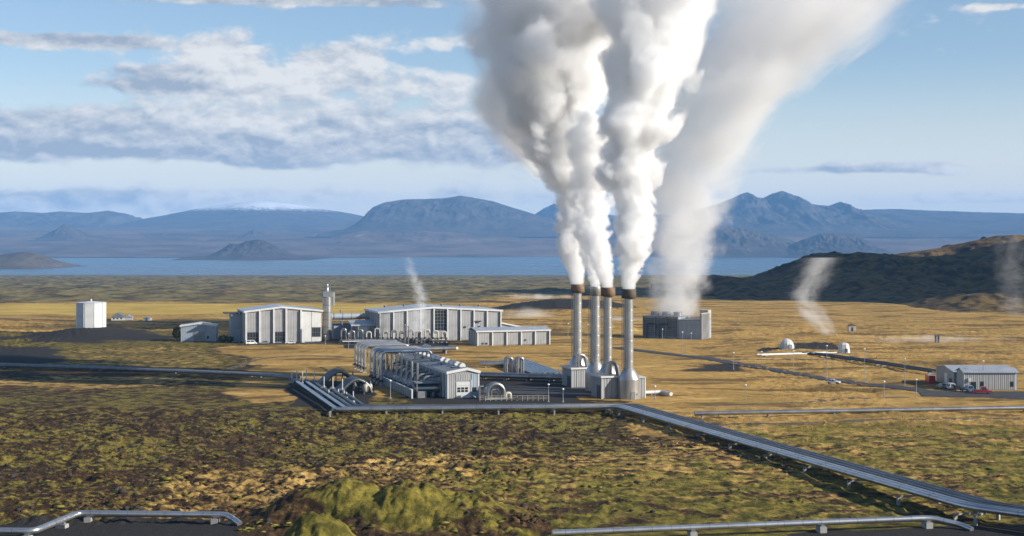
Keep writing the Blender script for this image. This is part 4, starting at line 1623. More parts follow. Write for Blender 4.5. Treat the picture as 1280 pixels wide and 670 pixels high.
single_line('pipeline', 'single pale pipe on low blocks crossing the grass at the right',
            [g(868, 523.5), g(1290, 516), g(1420, 513.5)], 0.55, 1.35, 17)
single_line('pipeline', 'pair of low dark pipes coming in from the left edge to the yard',
            [g(-60, 457), g(0, 459.5), g(120, 463), g(320, 471.5), g(368, 476)], 0.55, 0.9, 22, 2, 2.0, 'grey_metal', 4)
single_line('pipeline', 'two thin white pipes running to the faceted white well hut',
            [g(951, 446.5), g(1046, 443.3)], 0.28, 0.8, 9, 2, 3.0, 'white', 1, True, 0)
single_line('pipeline', 'pair of low dark pipes from the well huts to the gable shed',
            [g(1000, 443.5), g(1030, 446.5), g(1100, 457), g(1166, 467.5)], 0.42, 0.8, 16, 2, 3.2, 'dark_metal', 3)

# the two pipes along the bottom of the picture
def foreground_pipe(name, label, pix, r, sup_at, ztop):
    """pix: (px, py, z) of the pipe's middle"""
    t = thing(name, label, 'pipeline', (0, 0, 0))
    path = []
    for (px, py, z) in pix:
        Y = FPX * (CAM_H - z) / (py - 300.0)
        path.append(Vector(((px - 640) * Y / FPX, Y, z)))
    MB().tube(fillet(path, 1.3, 8), r, 20).build('pipe', M['jacket'], t)
    for a, b in zip(path[:-1], path[1:]):
        L = (b - a).length
        d = (b - a).normalized()
        s = 2.0
        while s < L - 1:
            c = a + d * s
            MB().cyl(c - d * 0.05, c + d * 0.05, r + 0.018, n=20).build('band', M['steel'], t)
            s += 3.0
    for (k, f) in sup_at:
        c = path[k] * (1 - f) + path[k + 1] * f
        d = (path[k + 1] - path[k]).normalized()
        zg = ht(c.x, c.y)
        b = MB()
        b.box(-0.55, 0.55, -0.85, 0.85, zg - c.z - 0.5, -r - 0.12)
        b.build('plinth', M['concrete'], t, (c.x, c.y, c.z), math.atan2(d.y, d.x))
        s = MB()
        s.box(-0.3, 0.3, -0.5, 0.5, -r - 0.118, -r + 0.10)
        s.build('saddle', M['grey_metal'], t, (c.x, c.y, c.z), math.atan2(d.y, d.x))
    return t


foreground_pipe('foreground_pipe', 'shiny steel pipe with two bends on concrete blocks at the bottom left',
                [(-60, 666, 0.9), (0, 663.5, 0.9), (43, 664, 0.9), (98, 641.5, 1.5), (284, 643.5, 1.3), (300, 655, 0.4)], 0.5,
                [(0, 0.5), (1, 0.8), (2, 0.62), (3, 0.07), (3, 0.92)], 1)
foreground_pipe('foreground_pipe', 'shiny steel pipe ending in a bend at the bottom right',
                [(690, 666.3, 1.5), (750, 664, 1.5), (1163, 647.5, 1.5), (1201, 656, 0.6), (1215, 662, 0.2)], 0.46,
                [(1, 0.27), (1, 0.66), (1, 0.99)], 1)


# ---------------------------------------------------------------- gantries: pipes that climb, cross and come down again
def gantry(label, pxl, pyl, zt, length, n, gap, drop_to, ydir=3.4):
    P = g(pxl, pyl)
    t = thing('pipe_gantry', label, 'pipe gantry', P, ANG)
    for i in range(n):
        y = i * gap
        path = [(0, y, 0), (0, y, zt), (length, y, zt), (length, y, drop_to)]
        MB().tube(fillet(path, 2.0, 7), 0.48, 12).build('pipe', M['jacket'], t)
        bx('plinth', M['concrete'], t, -0.7, 0.7, y - 0.7, y + 0.7, -0.3, 0.35)
        MB().cyl((0, y, 3.0), (0, y, 3.3), 0.62, n=12).build('flange', M['grey_metal'], t)
        MB().cyl((0, y, 1.2), (0, y, 2.0), 0.66, n=12).build('valve', M['dark_metal'], t)
        MB().cyl((-1.1, y, 1.6), (-0.6, y, 1.6), 0.3, n=10).build('hand_wheel', M['rust'], t)
    # steel frames carrying the level stretch
    for k, x in enumerate((length * 0.28, length * 0.66)):
        f = MB()
        f.box(x - 0.18, x + 0.18, -0.8, (n - 1) * gap + 0.8, zt - 0.8, zt - 0.5)
        for y in (-0.6, (n - 1) * gap + 0.6):
            f.box(x - 0.16, x + 0.16, y - 0.16, y + 0.16, -0.2, zt - 0.8)
        f.build('frame', M['grey_metal'], t)
    return t


gantry('near gantry of four pipes bending up, across and down beside the long shed', 476.5, 482.5, 10.6, 16.0, 4, 5.2, 4.4)
gantry('far gantry of four pipes bending up and across behind the near one', 455.5, 466.0, 9.2, 15.5, 4, 5.2, 3.4)


def arch_bundle(label, px0, py0, n, gap, L, h):
    P = g(px0, py0)
    t = thing('arched_pipes', label, 'pipes', P, ANG)
    for i in range(n):
        y = i * gap
        path = [(-3.0, y, 0.6), (0, y, 0.8), (L * 0.34, y, h * 0.80), (L * 0.55, y, h), (L * 0.78, y, h * 0.86), (L * 1.0, y, h * 0.55), (L * 1.08, y, 0.3)]
        MB().tube(fillet(path, 2.2, 6), 0.47, 10).build('pipe', M['dull'], t)
    for x, z in ((L * 0.45, h * 0.82), (L * 0.80, h * 0.74)):
        f = MB()
        f.box(x - 0.15, x + 0.15, -0.6, (n - 1) * gap + 0.6, z - 0.5, z - 0.25)
        for y in (-0.5, (n - 1) * gap + 0.5):
            f.box(x - 0.15, x + 0.15, y - 0.15, y + 0.15, -0.2, z - 0.5)
        f.build('frame', M['dark_metal'], t)
    return t


arch_bundle('farther bundle of arched blue grey pipes left of the gantries', 402, 485, 8, 1.0, 9.6, 5.0)
arch_bundle('nearer bundle of arched blue grey pipes left of the gantries', 426, 493, 8, 1.0, 8.4, 4.3)

# upright separator vessel and small masts beside the arches
def vessel(label, px, py, r, h):
    P = g(px, py)
    t = thing('separator', label, 'tank', P, 0)
    MB().lathe([(r * 0.3, 0.5), (r, 1.0), (r, h - 0.5), (r * 0.5, h)], 16).build('vessel', M['cream'], t)
    for a in range(3):
        b = a * 2.094
        bx('leg', M['grey_metal'], t, 0.7 * r * math.cos(b) - 0.1, 0.7 * r * math.cos(b) + 0.1, 0.7 * r * math.sin(b) - 0.1, 0.7 * r * math.sin(b) + 0.1, 0, 1.2)
    MB().cyl((0, 0, h - 0.1), (0, 0, h + 0.8), 0.2, n=8).build('outlet', M['grey_metal'], t)


vessel('cream upright separator vessel at the foot of the nearer arch', 457, 493, 0.9, 3.0)
vessel('small cream separator vessel between the arches and the near gantry', 463, 489.5, 0.6, 2.4)
vessel('small cream separator vessel behind the farther arch', 441, 478, 0.6, 2.8)

# rods of the valve stations
for k, (px, py, pt) in enumerate([(365, 479, 463), (378, 480.5, 464), (393, 484, 469), (411, 499, 487), (423, 499, 486), (430, 500, 488.5), (433, 501, 490), (441.5, 503, 489)]):
    P = g(px, py)
    t = thing('valve_rod', ['leftmost', 'second', 'third', 'fourth', 'fifth', 'sixth', 'seventh', 'rightmost'][k]
              + ' of the white valve rods standing at the bend of the pipes', 'valve', P, 0, 'valve rods')
    h = z_at(pt, P.y)
    MB().cyl((0, 0, 0), (0, 0, h), 0.15, n=8).build('rod', M['white'], t)
    MB().cyl((0, 0, h * 0.32), (0, 0, h * 0.5), 0.4, n=10).build('valve', M['cream'], t)
    MB().lathe([(0.55, 0), (0.55, 0.5), (0.3, 0.9)], 10).build('base', M['grey_metal'], t)


# ---------------------------------------------------------------- pipework in front of the power hall
def front_pipework():
    for k in range(13):
        px = 424.5 + k * 10.4
        P = g(px, 427.6 + 0.2 * (k % 2)) + VX * (-4.0)
        hgt = [6.0, 5.2, 5.6, 4.8, 6.2, 5.0, 5.4, 4.9, 5.9, 5.1, 5.6, 5.2, 4.8][k]
        t = thing('pipe_loop', ['first', 'second', 'third', 'fourth', 'fifth', 'sixth', 'seventh', 'eighth', 'ninth', 'tenth', 'eleventh', 'twelfth', 'last'][k]
                  + ' cream pipe loop from the left in front of the power hall', 'pipe loop', P, ANG, 'pipe loops before the power hall')
        w = 2.1
        MB().tube(fillet([(0, 0, 0), (0, 0, hgt), (w, 0, hgt), (w, 0, 0)], 1.0, 6), 0.33, 10).build('pipe', M['cream'] if k > 2 else M['steel'], t)
        MB().tube(fillet([(0.5, 1.6, 0), (0.5, 1.6, hgt - 0.8), (w + 0.4, 1.6, hgt - 0.8), (w + 0.4, 1.6, 0)], 0.9, 6), 0.26, 10).build('pipe', M['steel'], t)
        MB().cyl((0, 0, 1.8), (0, 0, 2.5), 0.55, n=10).build('valve', M['dark_metal'], t)
        MB().cyl((w, 0, 1.4), (w, 0, 2.3), 0.6, n=10).build('valve', M['rust'], t)
        bx('manifold', M['dark_metal'], t, -0.8, w + 0.8, -0.5, 0.5, 0.5, 1.2)
        for x in (-0.6, w + 0.4):
            bx('leg', M['grey_metal'], t, x, x + 0.2, -0.15, 0.15, 0, 0.5)
    # low rack with a white edge
    P = g(428, 430.0)
    t = thing('pipe_rack', 'low pipe rack with a white edge along the front of the power hall', 'pipe rack', P, ANG)
    L = width_to(P, ANG, 556)
    bx('edge_beam', M['white'], t, 0, L, -0.25, 0.0, 0.95, 1.25)
    bx('deck', M['grey_metal'], t, 0, L, 0.005, 2.4, 1.0, 1.2)
    for k in range(15):
        x = L * k / 14.2
        bx('leg', M['dark_metal'], t, x, x + 0.3, 0.2, 0.5, 0, 0.995)
    for k, y in enumerate((0.5, 1.2, 1.9)):
        MB().cyl((0, y, 1.5), (L, y, 1.5), 0.28, n=10).build('pipe', M['steel'], t)
    # tall vent pipes in front
    for k, (px, py, pt) in enumerate([(506, 431, 405), (510.5, 431, 407), (425.5, 422, 387)]):
        Q = g(px, py)
        v = thing('vent_pipe', ['left of the two slim vent pipes under the small steam wisp', 'right of the two slim vent pipes under the small steam wisp',
                                'slim vent mast beside the round steel flue'][k], 'vent', Q, 0)
        MB().cyl((0, 0, 0), (0, 0, z_at(pt, Q.y)), 0.22, n=8).build('pipe', M['steel'], v)
        MB().lathe([(0.23, 0), (0.4, 0.1), (0.4, 0.5), (0.23, 0.6)], 10).build('collar', M['grey_metal'], v, (0, 0, z_at(pt, Q.y) - 0.8))
        bx('base', M['concrete'], v, -0.6, 0.6, -0.6, 0.6, 0, 0.3)


front_pipework()


def ground_ducts():
    # pale pipe decks running right from the far gantry
    P = g(507, 443.0)
    t = thing('pipe_deck', 'flat pale pipe deck lying behind the long shed roof', 'pipe deck', P, ANG)
    for i in range(4):
        pth = [(-2, i * 2.6, 2.0), (20.5, i * 2.6, 2.0)] if i < 2 else [(-2, i * 2.6, 2.0), (9 + i, i * 2.6, 2.0), (9 + i, i * 2.6 + 9, 2.0)]
        MB().tube(fillet(pth, 2.0), 0.75, 12).build('pipe', M['steel'], t)
    for x in (2, 9, 16):
        bx('support', M['concrete'], t, x, x + 0.6, -0.8, 4.6, -0.1, 1.24)
    MB().lathe([(0.8, 0), (0.75, 0.6), (0.3, 0.8)], 12).build('end_cap', M['white'], t, (20.6, 0, 1.7))
    # bundle running towards the boxes at the foot of the stacks
    Q0, Q1 = g(656, 456.5), g(703, 474.0)
    d = (Q1 - Q0).normalized()
    nn = perp(d)
    b = thing('pipe_bundle', 'wide bundle of dark steel pipes running from the tall loops to the stacks', 'pipeline', Q0, math.atan2(d.y, d.x))
    L = (Q1 - Q0).length
    for i in range(6):
        MB().cyl((0, i * -1.7, 1.7), (L - i * 0.6, i * -1.7, 1.7), 0.62, n=12).build('pipe', M['steel'], b)
    for k in range(4):
        bx('support', M['concrete'], b, 2 + k * L / 4, 2.5 + k * L / 4, -9.4, 0.9, -0.1, 1.06)
    # two big pipes across the yard
    R0, R1 = g(598, 474.5), g(712, 478.0)
    d = (R1 - R0).normalized()
    c = thing('yard_pipes', 'three thick pale pipes lying across the yard from the long shed to the stacks', 'pipeline', R0, math.atan2(d.y, d.x))
    L = (R1 - R0).length
    for i, r in enumerate((0.85, 0.85, 0.6)):
        MB().cyl((0, i * 2.0, 1.5), (L, i * 2.0, 1.5), r, n=14).build('pipe', M['steel'], c)
    for k in range(4):
        bx('support', M['concrete'], c, 1 + k * L / 4, 1.5 + k * L / 4, -0.8, 4.8, -0.1, 0.63)
    S0, S1 = g(599, 459.5), g(645, 459.5)
    d = (S1 - S0).normalized()
    e = thing('yard_pipes', 'pair of grey pipes from the long shed to the tall narrow loops', 'pipeline', S0, math.atan2(d.y, d.x))
    L = (S1 - S0).length
    for i in range(2):
        MB().cyl((0, i * 2.2, 1.4), (L, i * 2.2, 1.4), 0.8, n=14).build('pipe', M['steel'], e)
    for k in range(2):
        bx('support', M['concrete'], e, 2 + k * L / 2, 2.6 + k * L / 2, -0.8, 3.0, -0.1, 0.58)


ground_ducts()


def loops():
    for k, (px, lab) in enumerate(((633.5, 'left of the two tall narrow pipe loops behind the yard'), (647.0, 'right of the two tall narrow pipe loops behind the yard'))):
        P = g(px, 472)
        t = thing('tall_loop', lab, 'pipe loop', P, ANG)
        for j in range(2):
            MB().tube(fillet([(0, j * 2.2, 0), (0, j * 2.2, 6.4), (1.9, j * 2.2, 6.4), (1.9, j * 2.2, 0)], 0.95, 8), 0.42, 12).build('pipe', M['steel'], t)
            for x in (0, 1.9):
                MB().cyl((x, j * 2.2, 0.9), (x, j * 2.2, 1.2), 0.58, n=12).build('flange', M['grey_metal'], t)
        bx('plinth', M['concrete'], t, -0.8, 2.7, -0.7, 2.9, -0.2, 0.3)
    P = g(609.5, 499.2)
    t = thing('round_loop', 'thick round steel pipe loop beside the gable of the long shed', 'pipe loop', P, ANG)
    for j, (r, y) in enumerate(((2.35, 0.0), (2.35, 1.5))):
        arc = [(2.4 - 2.4 * math.cos(a), y, 1.9 + r * math.sin(a)) for a in np.linspace(0, math.pi, 18)]
        pts = [(0, y, 0)] + arc + [(4.8, y, 0)]
        MB().tube(pts, 0.56, 14).build('pipe', M['steel'], t)
    bx('plinth', M['concrete'], t, -1.0, 5.8, -0.9, 2.4, -0.2, 0.25)
    MB().tube(fillet([(1.3, 0.7, 0), (1.3, 0.7, 2.6), (3.4, 0.7, 2.6), (3.4, 0.7, 0)], 0.7, 6), 0.3, 10).build('inner_pipe', M['steel'], t)
    MB().tube(fillet([(5.6, 0.8, 0), (5.6, 0.8, 1.5), (7.0, 0.8, 1.5), (7.0, 0.8, 0)], 0.6, 6), 0.4, 10).build('side_pipe', M['cream'], t)
    MB().tube(fillet([(-2.2, 0.8, 0), (-2.2, 0.8, 3.6), (-1.0, 0.8, 3.6)], 0.6, 6), 0.35, 10).build('side_pipe', M['steel'], t)
    # fence in front of the loop
    A, B = g(600, 501.5), g(686, 500.8)
    d = (B - A)
    L = d.length
    f = thing('fence', 'low rail fence along the yard between the long shed and the stacks', 'fence', A, math.atan2(d.y, d.x))
    for k in range(14):
        bx('post', M['cream'], f, L * k / 13 - 0.06, L * k / 13 + 0.06, -0.06, 0.06, 0, 1.5)
    for z in (0.5, 0.95, 1.4):
        bx('rail', M['cream'], f, 0, L, 0.062, 0.10, z, z + 0.09)


loops()


# ---------------------------------------------------------------- the four stacks
STACKS = [(20.7, 453.6, 'rust', 2.15, 'farthest and leftmost of the four tall steel stacks, with a brown band'),
          (25.0, 430.5, 'stack_steel', 1.72, 'second tall steel stack from the left, with a plain grey top'),
          (28.2, 423.0, 'rust', 2.15, 'third tall steel stack from the left, with a rust brown band'),
          (33.2, 409.0, 'dark_band', 2.1, 'nearest and rightmost of the four tall steel stacks, on a wide round base')]
STACK_H = 31.1


def make_stacks():
    for k, (x, y, cap, cr, lab) in enumerate(STACKS):
        t = thing('steam_stack', lab, 'stack', (x, y, 0), ANG, 'steam stacks')
        rs = (1.32, 1.38, 1.2, 1.32)[k]
        MB().lathe([(3.15, -0.2), (3.15, 5.4)], 28).build('base', M['stack_steel'], t)
        MB().lathe([(3.2, 5.403), (3.2, 5.6), (1.75, 8.1), (rs + 0.02, 8.6)], 28).build('cone', M['stack_steel'], t)
        MB().lathe([(rs, 8.603), (rs * 0.97, STACK_H - 2.8)], 24).build('shaft', M['stack_steel'], t)
        for j in range(6):
            z = 10.5 + j * 2.9
            MB().lathe([(rs + 0.005, 0), (rs + 0.06, 0.03), (rs + 0.06, 0.18), (rs + 0.005, 0.2)], 24, cap=False).build('seam', M['stack_steel'], t, (0, 0, z))
        MB().lathe([(rs * 0.98, 0), (cr, 0.25), (cr, 2.55), (cr - 0.05, 2.8), (cr - 0.35, 2.8), (cr - 0.4, 1.5), (0.3, 1.2)], 28, cap=False).build('rim', M[cap], t, (0, 0, STACK_H - 2.797))
        # caged ladder on the left
        lad = MB()
        for s in (-0.28, 0.28):
            lad.box(-rs - 0.32, -rs - 0.24, s - 0.04, s + 0.04, 6.2, STACK_H - 3)
        for j in range(44):
            z = 6.5 + j * 0.5
            lad.box(-rs - 0.30, -rs - 0.26, -0.28, 0.28, z, z + 0.07)
        lad.build('ladder', M['grey_metal'], t)
        cg = MB()
        for j in range(10):
            z = 8.5 + j * 2.0
            cg.tube([(-rs - 0.3 - 0.55 * math.sin(a), 0.36 * math.cos(a), z) for a in np.linspace(0, math.pi, 7)], 0.05, 5)
            for a in (0.8, 1.57, 2.35):
                cg.cyl((-rs - 0.3 - 0.55 * math.sin(a), 0.36 * math.cos(a), z), (-rs - 0.3 - 0.55 * math.sin(a), 0.36 * math.cos(a), z + 2.0), 0.035, n=4)
        cg.build('ladder_cage', M['grey_metal'], t)
        bx('door', M['grey_metal'], t, -0.6, 0.6, -3.25, -3.1, 0.0, 2.1)


make_stacks()


def silencer_box(label, pxf, pyf, pxr, pxb, ptop, npan):
    O = g(pxf, pyf)
    W = width_to(O, ANG, pxr)
    k = (pxb - 640) / FPX
    D = (O.x - k * O.y) / (k * VX.y - VX.x)
    H = z_at(ptop, O.y)
    t = thing('silencer_house', label, 'building', O, ANG)
    bx('wall', M['clad'], t, 0, W, 0, D, 0, H)
    bx('roof', M['roof_dark'], t, -0.35, W + 0.35, -0.35, D + 0.35, H + 0.004, H + 0.3)
    bx('fascia', M['white'], t, -0.45, W + 0.45, -0.45, -0.354, H - 0.2, H + 0.34)
    bx('fascia', M['white'], t, -0.45, -0.354, -0.35, D + 0.4, H - 0.2, H + 0.34)
    for i in range(npan):
        a, b = W * i / npan, W * (i + 1) / npan
        bx('panel', M['clad'], t, a + 0.07, b - 0.07, -0.10, -0.003, 0.2, H - 0.25)
    for i in range(3):
        a, b = D * i / 3, D * (i + 1) / 3
        bx('side_panel', M['clad_side'], t, -0.10, -0.003, a + 0.08, b - 0.08, 0.2, H - 0.25)
    bx('corner_post', M['white'], t, -0.16, 0.05, -0.16, -0.003, 0, H - 0.21)
    bx('side_door', M['dark_metal'], t, -0.18, -0.103, D * 0.12, D * 0.45, 0, H * 0.6)
    # three pipes climbing out of the roof and bending to the stacks
    for j in range(3):
        x = W * 0.45 + j * 1.05
        y = 1.5 + j * 1.9
        MB().tube(fillet([(x, y, H), (x, y, H + 4.2 - 0.5 * j), (x + 2.2, y + 0.3, H + 3.9 - 0.5 * j), (x + 3.0, y + 0.3, H - 1.0)], 1.2, 7), 0.38, 10).build('pipe', M['steel'], t)
    return O, W, D, H


silencer_box('grey box house at the foot of the two far stacks', 715, 484.8, 737, 703, 461.0, 4)
silencer_box('grey box house at the foot of the two near stacks', 752.5, 498.6, 776, 739.5, 471.5, 4)
O = g(797.5, 498.4)
t = thing('panel_house', 'narrow grey panel house right behind the nearest stack', 'building', O + VX * 1.0, ANG)
W = width_to(O, ANG, 808.5)
bx('wall', M['clad'], t, 0.6, W, 0, 6, 0, 5.8)
bx('corner_post', M['white'], t, W - 0.25, W + 0.06, -0.12, -0.003, 0, 5.7)
bx('roof', M['white'], t, 0.5, W + 0.2, -0.25, 6.2, 5.804, 6.0)
for i in range(2):
    bx('panel', M['clad'], t, 0.65 + i * (W - 0.9) / 2, 0.58 + (i + 1) * (W - 0.9) / 2, -0.08, -0.003, 0.2, 5.6)
single_line('drain_pipe', 'short pale pipe lying on the grass right of the nearest stack', [g(806, 494), g(828, 493), g(839, 495.8)], 0.55, 0.75, 5, 1, 1, 'white', 1.5, True, 0)


# ---------------------------------------------------------------- well huts
def make_huts():
    P = drop(g(983.5, 438.5))
    t = thing('well_dome', 'white ribbed dome hut over a well, farther left of the two white huts', 'hut', P, math.radians(20))
    n = 12
    R = 3.0
    prof = [(R, 0), (R * 0.98, 1.2), (R * 0.86, 2.4), (R * 0.6, 3.5), (R * 0.28, 4.1), (0.1, 4.2)]
    MB().lathe([(r * 0.97, z) for r, z in prof], n, smooth=False).build('shell', M['grey_metal'], t)
    for i in range(n):
        a0, a1 = 2 * math.pi * (i + 0.05) / n, 2 * math.pi * (i + 0.95) / n
        vs, fs = [], []
        for r, z in prof:
            vs += [(r * math.cos(a0), r * math.sin(a0), z), (r * math.cos(a1), r * math.sin(a1), z)]
        for k in range(len(prof) - 1):
            fs.append((2 * k, 2 * k + 1, 2 * k + 3, 2 * k + 2))
        MB().add(vs, fs).build('panel', M['white'], t)
    bx('door', M['grey_metal'], t, -0.7, 0.7, -R - 0.12, -R + 0.15, 0, 2.0)
    P = drop(g(1055, 442.8))
    t = thing('well_hut', 'white faceted hut over a well, nearer to the sheds on the right', 'hut', P, math.radians(10))
    n = 8
    prof = [(2.6, 0), (2.1, 3.3), (1.3, 3.9), (0.2, 4.1)]
    MB().lathe([(r * 0.97, z) for r, z in prof], n, smooth=False).build('shell', M['grey_metal'], t)
    for i in range(n):
        a0, a1 = 2 * math.pi * (i + 0.03) / n, 2 * math.pi * (i + 0.97) / n
        vs, fs = [], []
        for r, z in prof:
            vs += [(r * math.cos(a0), r * math.sin(a0), z), (r * math.cos(a1), r * math.sin(a1), z)]
        for k in range(len(prof) - 1):
            fs.append((2 * k, 2 * k + 1, 2 * k + 3, 2 * k + 2))
        MB().add(vs, fs).build('panel', M['white'], t)
    bx('door', M['dark_metal'], t, -0.5, 0.5, -2.5, -2.3, 0, 1.9)
    P = drop(g(1061, 414.5))
    t = thing('small_hut', 'tiny tan hut on the plain beyond the well huts', 'hut', P, 0)
    bx('wall', M['cream'], t, 0, 3.6, 0, 3, 0, 2.6)
    MB().prism([(-0.2, 2.603), (3.8, 2.603), (1.8, 3.6)], -0.2, 3.2).build('roof', M['rust'], t)
    bx('door', M['dark_metal'], t, 1.2, 2.2, -0.05, -0.003, 0, 1.9)
    for k, px in enumerate((1169.5, 1173)):
        P = drop(g(px, 427.5))
        t = thing('gate_post', ('left' if k == 0 else 'right') + ' of two dark posts by the steaming ground at the right', 'post', P, 0)
        bx('shaft', M['dark_metal'], t, -0.35, 0.35, -0.35, 0.35, -0.2, 3.0)
        bx('cap', M['dark_metal'], t, -0.45, 0.45, -0.45, 0.45, 3.003, 3.3)
    # the farm far left
    P = drop(g(139, 399.6))
    t = thing('farm_barn', 'small barn with a dark roof and a pale extension far off at the left', 'building', P, math.radians(12))
    bx('wall', M['white'], t, 0, 7, 0, 12, 0, 1.8)
    MB().prism([(-0.4, 1.803), (7.4, 1.803), (3.5, 4.2)], -0.4, 12.4).build('roof', M['roof_dark'], t)
    bx('extension', M['white'], t, 7.01, 11.5, 1, 9, 0, 1.6)
    MB().prism([(7.41, 1.61), (11.9, 1.61), (9.3, 2.9)], 0.6, 9.4).build('extension_roof', M['roof'], t)
    for i in range(3):
        bx('window', M['glass'], t, 1.0 + i * 2, 1.9 + i * 2, -0.05, -0.003, 0.7, 1.5)
    P = drop(g(179, 399.8))
    t = thing('farm_shed', 'small white box shed beside the far barn', 'building', P, 0)
    bx('wall', M['white'], t, 0, 3.6, 0, 5, 0, 1.5)
    MB().prism([(-0.2, 1.503), (3.8, 1.503), (1.8, 2.2)], -0.2, 5.2).build('roof', M['roof'], t)
    bx('door', M['grey_metal'], t, 1.2, 2.4, -0.05, -0.003, 0, 1.3)


make_huts()


# ---------------------------------------------------------------- roads
def ribbon(name, label, pts, w, mat, lift=0.05, step=3.0):
    P = [Vector((p.x, p.y, 0)) for p in pts]
    Q = []
    for a, b in zip(P[:-1], P[1:]):
        k = max(1, int((b - a).length / step))
        Q += [a + (b - a) * (i / k) for i in range(k)]
    Q.append(P[-1])
    # smooth the line
    for _ in range(6):
        Q = [Q[0]] + [(Q[i - 1] + Q[i] * 2 + Q[i + 1]) / 4 for i in range(1, len(Q) - 1)] + [Q[-1]]
    cols = np.array([-0.5, -0.47, -0.25, 0, 0.25, 0.47, 0.5]) * w
    X = np.zeros((len(Q), 7))
    Y = np.zeros_like(X)
    for i, q in enumerate(Q):
        d = (Q[min(i + 1, len(Q) - 1)] - Q[max(i - 1, 0)]).normalized()
        n = perp(d)
        X[i] = q.x + n.x * cols
        Y[i] = q.y + n.y * cols
    Z = height(X, Y) + lift
    Z[:, 0] -= 0.35
    Z[:, -1] -= 0.35
    o = grid_mesh(name, X, Y, Z, mat)
    link(o)
    tag(o, label, None, None, 'structure')


ROADS = {'main': [(770, 434), (792, 437.5), (880, 447.5), (960, 459.5), (1040, 471), (1104, 481), (1160, 490), (1230, 495.5), (1320, 500)]}
ribbon('road', 'dark asphalt road running from the stacks to the sheds at the right', [g(*p) for p in ROADS['main']], 7.5, M['asphalt'], 0.10)
ribbon('yard', 'dark asphalt yard in front of the sheds at the right', [g(1150, 492), g(1200, 493), g(1330, 493.5)], 17, M['asphalt'], 0.14)
ribbon('path', 'dirt track along the hay field at the left', [g(-40, 400.6), g(60, 400.3), g(150, 401.2), g(240, 402.0), g(300, 402.2)], 6.0, M['dirt'], 0.12, 6)
ribbon('path', 'dark footpath line across the grass at the right', [g(880, 507), g(960, 505), g(1060, 498.5), g(1135, 496.5)], 2.2, M['dirt'], 0.06)
ribbon('yard', 'asphalt strip in front of the workshop and power hall', [g(300, 431), g(400, 429), g(440, 431), g(560, 434)], 7.0, M['asphalt'], 0.06)
ribbon('yard', 'gravel yard between the long shed and the stacks', [g(600, 488), g(742, 490)], 26.0, M['asphalt'], 0.05)


# ---------------------------------------------------------------- lamps
LAMPS = [(1033.5, 470.5, 431.5, 'tall lamp post in front of the white faceted well hut'),
         (1080.6, 474.5, 435.5, 'tall lamp post right of the white faceted well hut'),
         (1131, 482.5, 447.5, 'tall thin lamp post where the road nears the sheds'),
         (1145.4, 496, 473.5, 'short lamp post on the near side of the road left of the sheds'),
         (1229, 487.2, 450.5, 'tall lamp post in front of the long low shed'),
         (952, 455.5, 439, 'lamp post at the left end of the thin white pipes'),
         (991.5, 462, 438, 'lamp post just right of the white dome hut'),
         (917, 460.5, 440.5, 'thin lamp post on the grass left of the white dome hut'),
         (828, 424.5, 411, 'lamp post before the louvres of the cooling tower'),
         (853, 444, 414.5, 'tall lamp post before the middle of the cooling tower'),
         (864, 424.5, 416, 'small lamp post near the bright end wall of the cooling tower'),
         (818.7, 500, 482, 'small lamp post beside the short pale drain pipe'),
         (932, 500.5, 480.5, 'lamp post alone on the grass between the road and the single pipe'),
         (299, 428.5, 391, 'white lamp post at the left corner of the workshop hall'),
         (406.5, 430.5, 419.5, 'short lamp post at the foot of the round steel flue'),
         (435.6, 439, 416.5, 'lamp post on the grass behind the far gantry'),
         (488, 498.3, 475, 'white lamp post left of the condenser screen wall'),
         (577, 431.5, 422, 'short lamp post before the right bays of the power hall'),
         (685.6, 502.5, 479.7, 'lamp post at the right end of the yard fence'),
         (703.8, 502.8, 485.5, 'shorter lamp post between the yard fence and the stacks'),
         (710, 424, 404, 'thin lamp post on the plain left of the stacks'),
         (735, 432, 405, 'thin lamp post on the plain just behind the stacks'),
         (1105, 496.0, 476.0, 'thin lamp post on the near side of the road bend')]


def make_lamps():
    for (px, py, pt, lab) in LAMPS:
        P = drop(g(px, py))
        h = z_at(pt, P.y) - P.z
        t = thing('lamp_post', lab, 'lamp post', P, 0, 'lamp posts')
        MB().lathe([(0.16, 0), (0.15, 0.5), (0.09, 0.6), (0.06, h - 0.5), (0.06, h - 0.3)], 8).build('pole', M['clad'], t)
        MB().lathe([(0.08, 0), (0.30, 0.10), (0.33, 0.24), (0.26, 0.38), (0.08, 0.44)], 10).build('lamp_head', M['lamp_glass'], t, (0, 0, h - 0.42))
        bx('base', M['concrete'], t, -0.3, 0.3, -0.3, 0.3, -0.4, 0.12)


make_lamps()


